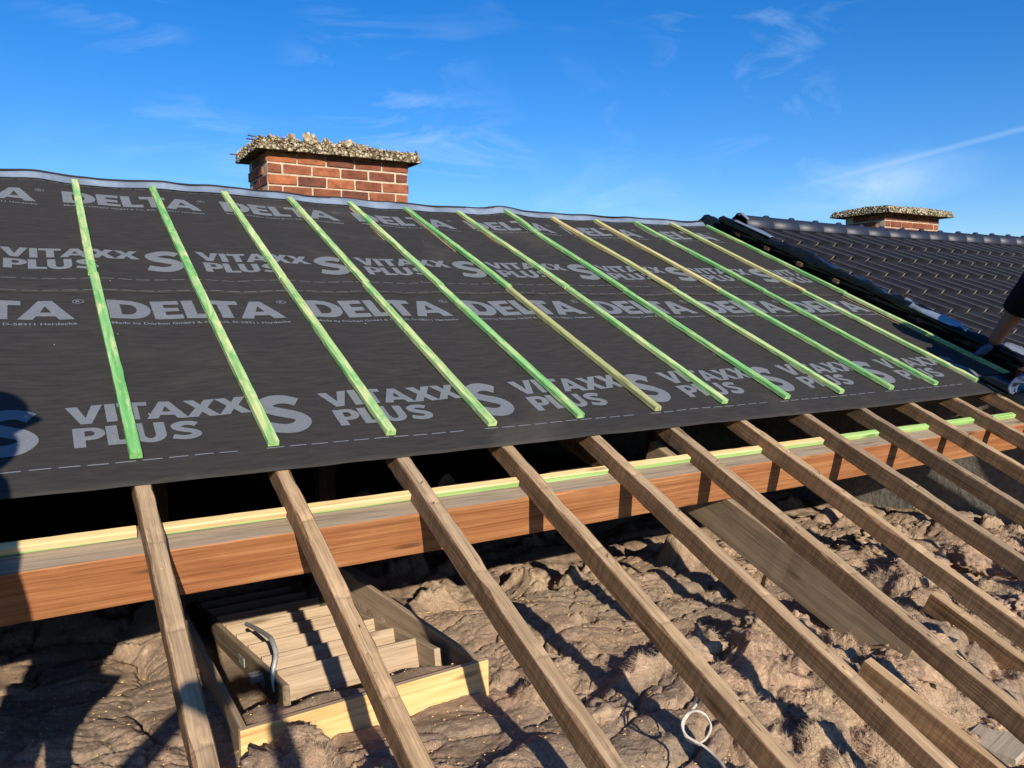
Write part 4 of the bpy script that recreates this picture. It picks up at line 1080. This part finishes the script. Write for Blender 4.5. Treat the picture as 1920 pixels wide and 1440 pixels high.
# ------------------------------------------------------------------ tiled roof of the neighbouring half
TW, TG, TL = 0.232, 0.373, 0.425        # cover width, gauge, tile length
roof2 = empty('tiled_roof', R(PWX + 0.2, 0, 0)); tag(roof2, 'new dark interlocking tile roof of the neighbouring house half', 'roof')
r2inv = Matrix.Translation(-roof2.location)
M_TILE_GLINT = simple('painted_tile_glint', (0.055, 0.052, 0.053), 0.45, 0.4, 0, 0.3, 30)  # lighter colour paints the highlight line along each roll
M_TAIL_SHADE = simple('painted_tail_shade', (0.010, 0.009, 0.008), 0.7, 0.2)  # darker colour paints shade onto the sun-facing tail faces
def tile_mesh(seed):
    """pan on the left, round roll on the right lapping the next tile; highlight painted along the roll edge, shade painted on the tail face"""
    prof = [(0.0, 0.004), (0.02, -0.006), (0.05, -0.014), (0.085, -0.016), (0.12, -0.012), (0.150, -0.003), (0.168, 0.008), (0.178, 0.021), (0.184, 0.0285), (0.191, 0.0345), (0.203, 0.040), (0.218, 0.041), (0.234, 0.037), (0.248, 0.026), (0.258, 0.012), (0.262, 0.002)]
    th = 0.016; V, F, fm = [], [], []
    n = len(prof); ys = [0, 0.010, 0.10, TL]
    for j, y in enumerate(ys):
        for x, z in prof:
            cut = 0.035 * max(0, (x - 0.2) / 0.062) ** 2 if j < 2 else 0          # the roll's corner is cut back
            V.append((x, y + cut, z - (0.003 if j == 0 else 0)))
    for j in range(len(ys) - 1):
        for i in range(n - 1):
            F.append((j * n + i, j * n + i + 1, (j + 1) * n + i + 1, (j + 1) * n + i))
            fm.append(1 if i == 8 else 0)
    ns = len(F)
    o_ = len(V)
    for i, (x, z) in enumerate(prof): V.append((x, V[i][1], z - th - 0.003))
    for i in range(n - 1): F.append((i + 1, i, o_ + i, o_ + i + 1)); fm.append(2)
    a = len(V); V += [(0, 0, -th), (0, TL, -th)]; F.append((0, 3 * n, a + 1, a)); fm.append(0)
    me = mesh('roof_tile', V, F, [M_TILE, M_TILE_GLINT, M_TAIL_SHADE], False, fm); me.polygons.foreach_set('use_smooth', [i < ns for i in range(len(F))]); return me
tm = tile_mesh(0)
U0 = 5.135; V0 = 1.203                  # a tile tail seen in the photo
tilt = Matrix.Rotation(-math.atan2(0.024, TG), 4, 'X')
nt = 0
for rrow in range(-4, 5):
    v = V0 + rrow * TG
    if v > 2.6: continue
    for c in range(0, 25):
        u = U0 + c * TW
        # keep the tiles that the view or a step to the side can show
        if u > 6.4 + (v + 0.4) * 1.75: continue
        mw = ROOF @ Matrix.Translation((u + random.uniform(-.003, .003), v + random.uniform(-.003, .003), 0.062 + random.uniform(-.0015, .0015))) @ Matrix.Rotation(-0.078, 4, 'X') @ Matrix.Rotation(random.uniform(-.006, .006), 4, 'Z')
        if v + TL > 2.76:
            mw = mw @ Matrix.Scale((2.76 - v) / TL, 4, (0, 1, 0))
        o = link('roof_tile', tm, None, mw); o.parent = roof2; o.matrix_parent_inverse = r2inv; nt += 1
# underlay / battens below the tiles
o = link('tile_bed', mesh('tile_bed', [R(5.16, -2.2, 0.025), R(12, -2.2, 0.025), R(12, 3.0, 0.025), R(5.16, 3.0, 0.025), R(5.16, -2.2, -0.04), R(12, -2.2, -0.04), R(12, 3.0, -0.04), R(5.16, 3.0, -0.04)], [(0, 1, 2, 3), (4, 7, 6, 5), (0, 3, 7, 4), (0, 4, 5, 1)], M_UNDERTILE)); o.parent = roof2; o.matrix_parent_inverse = r2inv
for rrow in range(-4, 5):               # sawn ends of the tile battens showing under the verge
    v = V0 + rrow * TG + 0.33
    if v > 2.8: continue
    me = box_mesh('tile_batten', 0.5, 0.05, 0.03, M_DARKWOOD, 0.002)
    o = link('tile_batten', me, None, ROOF @ Matrix.Translation((5.10 + 0.25 + random.uniform(-.015, .04), v, 0.030))); o.parent = roof2; o.matrix_parent_inverse = r2inv
o = link('verge_felt', mesh('verge_felt', [R(5.035, -0.3, -0.034), R(5.17, -0.3, -0.034), R(5.17, 2.95, -0.034), R(5.035, 2.95, -0.034)], [(0, 1, 2, 3)], M_UNDERTILE)); o.parent = roof2; o.matrix_parent_inverse = r2inv
# ridge tiles
RZ, RY, RL = 1.208, 2.78, 0.36
def ridge_tile_mesh():
    k = 14; V, F = [], []
    for (x, rad, lift) in ((0, 0.114, 0), (RL - 0.05, 0.1105, 0), (RL + 0.02, 0.1095, 0)):
        for i in range(k + 1):
            a = math.pi * (i / k) * 1.30 - 0.15 * math.pi
            V.append((x, -rad * 1.06 * math.cos(a), rad * 0.90 * math.sin(a) + lift))
    n = k + 1
    for j in range(2):
        for i in range(k): F.append((j * n + i, j * n + i + 1, (j + 1) * n + i + 1, (j + 1) * n + i))
    o_ = len(V)
    for i in range(k + 1):
        a = math.pi * (i / k) * 1.30 - 0.15 * math.pi; V.append((0, -0.104 * 1.06 * math.cos(a), 0.104 * 0.90 * math.sin(a)))
    for i in range(k): F.append((i + 1, i, o_ + i, o_ + i + 1))
    # clip nose on top of the joint
    b = len(V)
    for (dx, dz, wy) in ((-.02, .0, .02), (.0, .020, .018), (.03, .018, .016), (.055, .0, .014)):
        V += [(dx, -wy, 0.099 + dz), (dx, wy, 0.099 + dz), (dx, wy * 1.5, 0.090), (dx, -wy * 1.5, 0.090)]
    for j in range(3):
        for e in range(4): F.append((b + j * 4 + e, b + j * 4 + (e + 1) % 4, b + (j + 1) * 4 + (e + 1) % 4, b + (j + 1) * 4 + e))
    me = mesh('ridge_tile', V, F, M_RIDGETILE, True); bm = bmesh.new(); bm.from_mesh(me); bmesh.ops.recalc_face_normals(bm, faces=bm.faces); bm.to_mesh(me); bm.free(); return me
rm = ridge_tile_mesh()
for i in range(18):
    o = link('ridge_tile', rm, None, Matrix.Translation((5.50 + i * RL, RY, RZ - 0.022 * math.sin(min(1, i / 12) * math.pi) + random.uniform(-.002, .002))) @ Matrix.Rotation(random.uniform(-.006, .006), 4, 'Y')); o.parent = roof2; o.matrix_parent_inverse = r2inv

# ------------------------------------------------------------------ black foil and silver flashing along the verge
def ribbon(name, mat, v0, v1, prof, seed, wob=(.02, .02), dv=0.02, tear=0.0):
    vs_ = np.arange(v0, v1, dv); V, F = [], []; k = len(prof)
    for v in vs_:
        for j, (u, n) in enumerate(prof):
            t = j / (k - 1)
            a = float(fbm(v * 3.3 + seed, t * 2.2, seed, 4)); b = float(fbm(v * 4.1 + seed * 2, t * 2.6 + 9, seed, 4))
            e = float(pn(v * 8 + seed, 1.1)) * tear * t
            V.append(R(u + wob[0] * a * (0.35 + t) + e, v + 0.01 * b, n + wob[1] * b * (0.25 + t)))
    for i in range(len(vs_) - 1):
        for j in range(k - 1):
            a = i * k + j; F.append((a, a + 1, a + k + 1, a + k))
    me = mesh(name, V, F, mat, True)
    o = link(name, me); s = o.modifiers.new('thickness', 'SOLIDIFY'); s.thickness = 0.0015; return o
o = ribbon('plastic_sheet', M_FOIL, 0.02, 2.92, [(5.150, 0.040), (5.125, 0.055), (5.110, 0.070), (5.115, 0.088), (5.135, 0.106), (5.165, 0.114), (5.195, 0.108)], 4.0, (.030, .024), 0.014, 0.03)
tag(o, 'crumpled glossy black plastic sheet turned up along the verge of the tiled roof', 'plastic sheet')
o = ribbon('silver_flashing', M_SILVER, 2.30, 2.78, [(5.125, 0.120), (5.15, 0.127), (5.175, 0.128)], 9.0, (.012, .008), 0.02, 0.02)
tag(o, 'white strip of flashing on the tile edge just below the ridge', 'flashing')
o = ribbon('silver_flashing', M_SILVER, 0.45, 0.98, [(5.12, 0.088), (5.137, 0.106), (5.155, 0.117), (5.172, 0.120)], 14.0, (.026, .014), 0.015, 0.06)
tag(o, 'torn silver flashing strip along the tile edge beside the gloved hand', 'flashing')
o = ribbon('silver_flashing', M_SILVER, -0.25, 0.22, [(5.13, 0.09), (5.16, 0.11), (5.19, 0.12)], 19.0, (.022, .018), 0.02, 0.05)
tag(o, 'short silver flashing piece right of the gloved hand', 'flashing')
def crumbs():
    V, F = [], []; r = random.Random(3)
    base = bmesh.new(); bmesh.ops.create_icosphere(base, subdivisions=1, radius=1)
    bv = [v.co.copy() for v in base.verts]; bf = [[v.index for v in f.verts] for f in base.faces]; base.free()
    for _ in range(170):
        s_ = r.uniform(.004, .014); p = R(5.07 + r.uniform(-.012, .02), r.uniform(0.75, 2.7), -0.028 + s_ * .5); o_ = len(V)
        k = Vector((r.uniform(.6, 1.2), r.uniform(1, 2.2), r.uniform(.4, .8)))
        V += [p + Vector((q.x * k.x, q.y * k.y, q.z * k.z)) * s_ * r.uniform(.85, 1.15) for q in bv]; F += [[j + o_ for j in f] for f in bf]
    return mesh('mortar_crumbs', V, F, M_CRUMB)
M_CRUMB = simple('brown_mortar', (0.24, 0.16, 0.115), 0.95, 0.1, 0, 0.35, 60, 0.4)
o = link('mortar_crumbs', crumbs()); tag(o, 'brown mortar crumbs lying along the verge', 'debris', kind='stuff')
# foil bunched over the verge at the ridge
def ridge_foil():
    V, F = [], []; nu, nv = 26, 26
    for i in range(nu + 1):
        for j in range(nv + 1):
            a, t = i / nu, j / nv
            x = 5.00 + 0.50 * a; y = 2.60 + 0.42 * t
            hump = math.exp(-((t - .52) / .28) ** 2) * (0.55 + 0.45 * math.sin(math.pi * min(1, a * 1.25 + 0.12)))
            z = 1.10 + 0.205 * hump + 0.028 * float(fbm(x * 9, y * 9, 2, 3)) - 0.05 * (1 - a) ** 3
            V.append((x + .02 * float(pn(y * 8, 3)), y, z))
    for i in range(nu):
        for j in range(nv):
            a = i * (nv + 1) + j; F.append((a, a + nv + 1, a + nv + 2, a + 1))
    return mesh('ridge_foil', V, F, M_FOIL, True)
o = link('plastic_sheet', ridge_foil()); s = o.modifiers.new('thickness', 'SOLIDIFY'); s.thickness = 0.002
tag(o, 'black foil bunched over the open end of the tiled ridge', 'plastic sheet')
o = link('silver_flashing', mesh('silver_flashing', [(5.44, 2.70, 1.318), (5.47, 2.70, 1.322), (5.52, 2.66, 1.262), (5.49, 2.655, 1.250), (5.45, 2.685, 1.298)], [(0, 1, 2, 3, 4)], M_SILVER)); s = o.modifiers.new('t', 'SOLIDIFY'); s.thickness = 0.002
tag(o, 'small white flap of flashing at the start of the tiled ridge', 'flashing')
timber('ridge_block', (5.28, 2.60, 1.17), (5.33, 2.60, 1.17), 0.03, 0.045, [M_FRESH, M_FRESH], 'small bright wood block under the black foil at the ridge', 'wood block', seed=97)
# loose dark foil on the underlay corner by the hand
o = ribbon('plastic_sheet', M_FOIL, -0.17, 0.05, [(4.70, -0.012), (4.80, -0.004), (4.9, 0.006), (5.0, 0.004), (5.1, 0.012)], 31.0, (.02, .018), 0.015, 0.0)
tag(o, 'loose dark plastic flap on the lower right corner of the underlay', 'plastic sheet')

# ------------------------------------------------------------------ people
def skin_obj(name, nodes, edges, mat, sub=2, root=0, parent=None):
    """nodes: (x, y, z, radius or (rx, ry)); one continuous skinned surface"""
    me = D.meshes.new(name); me.from_pydata([tuple(n[:3]) for n in nodes], edges, []); me.update()
    o = link(name, me); sk = o.modifiers.new('skin', 'SKIN'); sk.use_smooth_shade = True
    for i, n in enumerate(nodes):
        d = me.skin_vertices[0].data[i]; d.radius = n[3] if isinstance(n[3], tuple) else (n[3], n[3]); d.use_root = (i == root)
    sb = o.modifiers.new('sub', 'SUBSURF'); sb.levels = sub; sb.render_levels = sub
    me.materials.append(mat)
    if parent is not None: o.parent = parent; o.matrix_parent_inverse = Matrix.Translation(-parent.location)
    return o
def chain(*idx): return [(idx[i], idx[i + 1]) for i in range(len(idx) - 1)]
def hand(name, wrist, fwd, palm, mat, parent, side=1, curl=0.5, s=1.0):
    """palm and five unequal bent fingers; fwd to the fingertips, palm = direction the palm faces"""
    f = Vector(fwd).normalized(); p = Vector(palm); p = (p - f * p.dot(f)).normalized(); a = f.cross(p).normalized() * side
    w_ = Vector(wrist); N, E = [], []
    def add(q, r): N.append((q.x, q.y, q.z, r * s)); return len(N) - 1
    i0 = add(w_ - f * .02 * s, .025); i1 = add(w_ + f * .03 * s, .028); i2 = add(w_ + f * .065 * s, .030); E.extend(chain(i0, i1, i2))
    for k, (off, L_) in enumerate(((-.031, .062), (-.0105, .078), (.0105, .084), (.031, .074))):
        kn = w_ + f * (.088 - abs(off) * .2) * s + a * off * s; j = add(kn, .0105); E.append((i2, j)); prev = j; d = f.copy()
        for q, fr in enumerate((.45, .32, .23)):
            ang = curl * (0.55 + 0.25 * q); d = (d * math.cos(ang) + p * math.sin(ang)).normalized() if q else (f * math.cos(curl * .5) + p * math.sin(curl * .5)).normalized()
            kn = kn + d * L_ * fr * s; j = add(kn, (.0098, .0092, .0082)[q]); E.append((prev, j)); prev = j
    t0 = w_ + f * .028 * s + a * .032 * s; j = add(t0, .013); E.append((i1, j)); prev = j
    for q in range(2):
        t0 = t0 + (f * .62 + a * (.55 - .35 * q) + p * .35).normalized() * .034 * s; j = add(t0, .0112 - .002 * q); E.append((prev, j)); prev = j
    return skin_obj(name, N, E, mat, 2, 0, parent)
def head(parent, c, facing, s=1.0, cap=True, hair=M_HAIR, brim=.165, beard=False):
    """head with brow, nose, chin, ears; cap with a brim"""
    f = Vector(facing).normalized(); up = Vector((0, 0, 1)); rt = f.cross(up).normalized(); up = rt.cross(f)
    bm = bmesh.new(); bmesh.ops.create_uvsphere(bm, u_segments=40, v_segments=28, radius=1)
    for v in bm.verts:
        x, y, z = v.co       # x right, y front, z up
        q = Vector((x * .076, y * .096, z * .118))
        if z < 0: q.x *= 1 - .22 * z * z; q.y *= 1 - .05 * z * z
        fr = max(0, y)
        nose = math.exp(-((x / .16) ** 2) - ((z + .12) / .2) ** 2) * fr ** 4; q.y += .024 * nose
        q.y += .008 * math.exp(-((z - .18) / .12) ** 2) * fr ** 3                                      # brow
        q.y -= .010 * math.exp(-((abs(x) - .34) / .12) ** 2 - ((z - .02) / .10) ** 2) * fr ** 3         # eye sockets
        q.y += .006 * math.exp(-((x / .3) ** 2) - ((z + .46) / .08) ** 2) * fr ** 3                     # lips
        q.y += .014 * math.exp(-((x / .3) ** 2) - ((z + .85) / .16) ** 2) * max(0, y + .3)              # chin
        q.x += math.copysign(.016, x) * math.exp(-((y + .05) / .12) ** 2 - ((z + .02) / .2) ** 2) * (abs(x) > .8)  # ears
        v.co = (rt * q.x + f * q.y + up * q.z) * s
    me = D.meshes.new('head'); bm.to_mesh(me); bm.free(); me.materials.append(M_SKIN)
    me.polygons.foreach_set('use_smooth', [True] * len(me.polygons))
    h = link('head', me, None, Matrix.Translation(c)); h.parent = parent; h.matrix_parent_inverse = Matrix.Translation(-parent.location)
    def shell(nm, rx, ry, rz, z0, mat, y0=-1.0, y1=1.0):
        bm = bmesh.new(); bmesh.ops.create_uvsphere(bm, u_segments=32, v_segments=20, radius=1)
        bmesh.ops.delete(bm, geom=[v for v in bm.verts if v.co.z < z0 or (v.co.y > y1 and v.co.z < .45)], context='VERTS')
        for v in bm.verts: v.co = (rt * v.co.x * rx + f * v.co.y * ry + up * v.co.z * rz) * s
        me = D.meshes.new(nm); bm.to_mesh(me); bm.free(); me.materials.append(mat); me.polygons.foreach_set('use_smooth', [True] * len(me.polygons))
        o = link(nm, me, None, Matrix.Translation(c)); o.parent = parent; o.matrix_parent_inverse = Matrix.Translation(-parent.location); return o
    shell('hair', .082, .103, .122, -.25, hair, y1=.35)
    if cap:
        shell('cap', .088, .109, .134, .28, M_CAP)
        V, F = [], []
        for i in range(11):
            a = math.radians(-62 + 124 * i / 10)
            for rr, dz in ((.098, .034), (brim, .012)):
                k = rr * (1 if rr < .1 else (.62 + .38 * math.cos(a)))
                V.append((rt * math.sin(a) * min(k, .1) * .95 + f * (math.cos(a) * k + .006) + up * dz) * s)
        for i in range(10): F.append((2 * i, 2 * i + 2, 2 * i + 3, 2 * i + 1))
        o = link('cap_brim', mesh('cap_brim', V, F, M_CAP), None, Matrix.Translation(c)); m_ = o.modifiers.new('t', 'SOLIDIFY'); m_.thickness = .004
        o.parent = parent; o.matrix_parent_inverse = Matrix.Translation(-parent.location)
    if beard:
        bm = bmesh.new(); bmesh.ops.create_uvsphere(bm, u_segments=20, v_segments=16, radius=1)
        for v in bm.verts: v.co = (rt * v.co.x * .068 + f * (v.co.y * .078 + .038) + up * (v.co.z * .082 - .098)) * s
        me = D.meshes.new('beard'); bm.to_mesh(me); bm.free(); me.materials.append(hair); me.polygons.foreach_set('use_smooth', [True] * len(me.polygons))
        o = link('beard', me, None, Matrix.Translation(c)); o.parent = parent; o.matrix_parent_inverse = Matrix.Translation(-parent.location)
    for sx in (-1, 1):
        bm = bmesh.new(); bmesh.ops.create_uvsphere(bm, u_segments=10, v_segments=8, radius=.011 * s)
        me = D.meshes.new('eye'); bm.to_mesh(me); bm.free(); me.materials.append(M_HAIR)
        o = link('eye', me, None, Matrix.Translation(Vector(c) + (rt * .027 * sx + f * .083 + up * .002) * s)); o.parent = parent; o.matrix_parent_inverse = Matrix.Translation(-parent.location)
    return h
def person(label, J, face, cap, glove_mat, curl, palms, hs=1.0, arm=1.0):
    """J: joint name -> world position. Skin body, shirt and trousers as clothing on top of it"""
    J = {k: Vector(v) for k, v in J.items()}
    mid = (J['hip'] + J['chest']) / 2
    def n(p, r): return (p.x, p.y, p.z, r)
    names = ['hip', 'mid', 'chest', 'neck', 'skull', 'shl', 'ell', 'wrl', 'shr', 'elr', 'wrr', 'hjl', 'knl', 'anl', 'hjr', 'knr', 'anr']
    J['mid'] = mid; J['skull'] = J['neck'] + (J['head'] - J['neck']) * .7
    fwd = Vector(face); fwd.z = 0; fwd.normalize(); sd = Vector((fwd.y, -fwd.x, 0))
    J['hjl'] = J['hip'] - sd * .09 - Vector((0, 0, .05)); J['hjr'] = J['hip'] + sd * .09 - Vector((0, 0, .05))
    rad = dict(hip=.13, mid=.12, chest=.145, neck=.056, skull=.06, shl=.062 * arm, ell=.044 * arm, wrl=.030 * arm, shr=.062 * arm, elr=.044 * arm, wrr=.032 * arm, hjl=.085, knl=.058, anl=.042, hjr=.085, knr=.058, anr=.042)
    ix = {k: i for i, k in enumerate(names)}
    ed = [(ix[a], ix[b]) for a, b in (('hip', 'mid'), ('mid', 'chest'), ('chest', 'neck'), ('neck', 'skull'), ('chest', 'shl'), ('shl', 'ell'), ('ell', 'wrl'), ('chest', 'shr'), ('shr', 'elr'), ('elr', 'wrr'), ('hip', 'hjl'), ('hjl', 'knl'), ('knl', 'anl'), ('hip', 'hjr'), ('hjr', 'knr'), ('knr', 'anr'))]
    body = skin_obj('person', [n(J[k], rad[k]) for k in names], ed, M_SKIN, 2)
    tag(body, label, 'person')
    # shirt: torso and sleeves to just above the elbow
    sl = J['shl'].lerp(J['ell'], .86); sr = J['shr'].lerp(J['elr'], .86)
    sn = [n(J['hip'], .145), n(mid, .135), n(J['chest'], .16), n(J['chest'].lerp(J['neck'], .62), .075), n(J['shl'], .072 * arm), n(J['shl'].lerp(J['ell'], .3), .060 * arm), n(J['shr'], .072 * arm), n(J['shr'].lerp(J['elr'], .3), .060 * arm)]
    skin_obj('shirt', sn, [(0, 1), (1, 2), (2, 3), (2, 4), (4, 5), (2, 6), (6, 7)], M_SHIRT, 2, 0, body)
    for a_, b_ in (('shl', 'ell'), ('shr', 'elr')):
        V, F = [], []; A_, B_ = J[a_], J[b_]; dd = (B_ - A_).normalized(); k1 = dd.cross(Vector((.3, .9, .1))).normalized(); k2 = dd.cross(k1); m_ = 20
        for i in range(13):
            t_ = i / 12; c_ = A_.lerp(B_, -.12 + 1.0 * t_)
            for j in range(m_):
                th = 2 * math.pi * j / m_; rr = (.076 - .006 * t_ + .004 * math.sin(3 * th + 5 * t_) * t_ + .005 * float(pn(math.cos(th) * 1.3 + t_ * 5, math.sin(th) * 1.3, t_ * 3)) - .03 * max(0, .15 - t_) * 3) * arm
                V.append(c_ + (k1 * math.cos(th) + k2 * math.sin(th)) * rr)
        for i in range(12):
            for j in range(m_): F.append((i * m_ + j, i * m_ + (j + 1) % m_, (i + 1) * m_ + (j + 1) % m_, (i + 1) * m_ + j))
        o = link('sleeve', mesh('sleeve', V, F, M_SHIRT, True)); o.parent = body; o.matrix_parent_inverse = Matrix.Translation(-body.location)
        q_ = o.modifiers.new('hem', 'SOLIDIFY'); q_.thickness = .004
    tn = [n(J['hip'] + Vector((0, 0, .02)), .15)] + [n(J[k], r) for k, r in (('hjl', .10), ('knl', .075), ('anl', .062), ('hjr', .10), ('knr', .075), ('anr', .062))]
    skin_obj('trousers', tn, [(0, 1), (1, 2), (2, 3), (0, 4), (4, 5), (5, 6)], M_TROUSER, 2, 0, body)
    for a in ('anl', 'anr'):
        p = J[a]; skin_obj('boot', [n(p + Vector((0, 0, .02)), .052), n(p - Vector((0, 0, .045)), .05), n(p - Vector((0, 0, .055)) + fwd * .09, .046), n(p - Vector((0, 0, .06)) + fwd * .16, .038)], [(0, 1), (1, 2), (2, 3)], M_BOOT, 2, 0, body)
    for el, wr, si, pl in (('ell', 'wrl', -1, palms[0]), ('elr', 'wrr', 1, palms[1])):
        d = (J[wr] - J[el]).normalized()
        if len(pl) > 3: d = Vector(pl[3:])
        hand('glove' if glove_mat is not M_SKIN else 'hand', J[wr] + d * .01, d, pl[:3], glove_mat, body, si, curl)
    head(body, J['head'], face, hs, cap, brim=(.132 if hs > 1.1 else .165), beard=hs > 1.1)
    return body
# worker leaning in from the right, his right hand on the verge
person('worker in black T-shirt and work gloves reaching in from the right edge',
       dict(hip=(4.83, -.70, .04), chest=(4.86, -.43, .42), neck=(4.80, -.40, .60), head=(4.72, -.44, .76), shr=(5.05, -.11, .61), elr=(5.095, .060, .385), wrr=(5.085, .180, .185),
            shl=(4.66, -.50, .53), ell=(4.57, -.42, .28), wrl=(4.60, -.30, .05), knl=(4.76, -.70, -.40), anl=(4.74, -.78, -.80), knr=(4.90, -.66, -.40), anr=(4.91, -.74, -.80)),
       (0.25, 1, -.25), True, M_GLOVE, 0.75, ((0, .2, -1, .1, .8, -.5), (-.3, .1, -1, -.15, .75, -.65)), 1.0, 1.25)
# man in a cap standing left of the camera (outside the picture; his shadow falls on underlay and purlin)
person('man in a cap standing just left of the picture, his shadow on the underlay',
       dict(hip=(-.66, -1.36, .02), chest=(-.67, -1.36, .44), neck=(-.745, -1.35, .64), head=(-.775, -1.345, .835), shl=(-.70, -1.16, .56), ell=(-.74, -1.10, .28), wrl=(-.64, -1.12, .05),
            shr=(-.70, -1.55, .56), elr=(-.76, -1.60, .28), wrr=(-.64, -1.58, .05), knl=(-.68, -1.27, -.40), anl=(-.70, -1.26, -.79), knr=(-.68, -1.47, -.40), anr=(-.71, -1.47, -.79)),
       (1, .05, -.02), True, M_SKIN, 0.5, ((0, -1, 0), (0, 1, 0)), 1.32, 1.0)
# photographer crouching on the scaffold behind the lens with the phone held up
pc = CAM - FWD * 0.035
hl, hr_ = pc - RIGHT * 0.075 + DOWN * .01, pc + RIGHT * 0.075 + DOWN * .01
person('photographer crouching on the scaffold with the phone held up, only the shadow shows',
       dict(hip=(-.52, -3.26, -.62), chest=(-.51, -3.14, -.22), neck=(-.50, -3.08, -.03), head=(-.49, -3.02, .14), shl=(-.69, -3.04, -.10), ell=(-.66, -2.82, .30), wrl=tuple(hl - FWD * .03 - RIGHT * .07 + DOWN * -.01),
            shr=(-.32, -3.18, -.10), elr=(-.20, -3.0, .13), wrr=tuple(hr_ - FWD * .05 + RIGHT * .01 + DOWN * .06), knl=(-.64, -2.86, -.70), anl=(-.62, -3.12, -1.10), knr=(-.36, -2.96, -.70), anr=(-.38, -3.22, -1.10)),
       (FWD.x, FWD.y, .35), False, M_SKIN, 0.9, (tuple(FWD) + tuple(RIGHT), tuple(-RIGHT) + tuple(-DOWN * .8 + FWD * .1)), 1.0, 1.0)
o = link('phone', box_mesh('phone', 0.15, 0.074, 0.008, M_PHONE, 0.003), None, Matrix(((RIGHT.x, -DOWN.x, -FWD.x, pc.x), (RIGHT.y, -DOWN.y, -FWD.y, pc.y), (RIGHT.z, -DOWN.z, -FWD.z, pc.z), (0, 0, 0, 1))))
tag(o, 'phone held level by the photographer', 'phone')

# scaffold the photographer stands on, below and behind the view
sc = empty('scaffold', (0, -3.2, -3.8)); tag(sc, 'plank scaffold along the eaves below the camera', 'scaffold')
for i in range(4):
    o = link('scaffold_plank', box_mesh('scaffold_plank', 5.4, 0.225, 0.04, M_PTOP, 0.003), None, Matrix.Translation((0.6, -3.62 + i * 0.24, -1.235))); o.parent = sc; o.matrix_parent_inverse = Matrix.Translation(-sc.location)
for x in (-2.0, 0.6, 3.2):
    for y in (-3.7, -2.84):
        o = link('scaffold_pole', tube_mesh('scaffold_pole', [(x, y, -3.8), (x, y, -1.1)], .024, M_METAL, 10)); o.parent = sc; o.matrix_parent_inverse = Matrix.Translation(-sc.location)
    o = link('scaffold_transom', tube_mesh('scaffold_transom', [(x, -3.75, -1.282), (x, -2.8, -1.282)], .024, M_METAL, 10)); o.parent = sc; o.matrix_parent_inverse = Matrix.Translation(-sc.location)
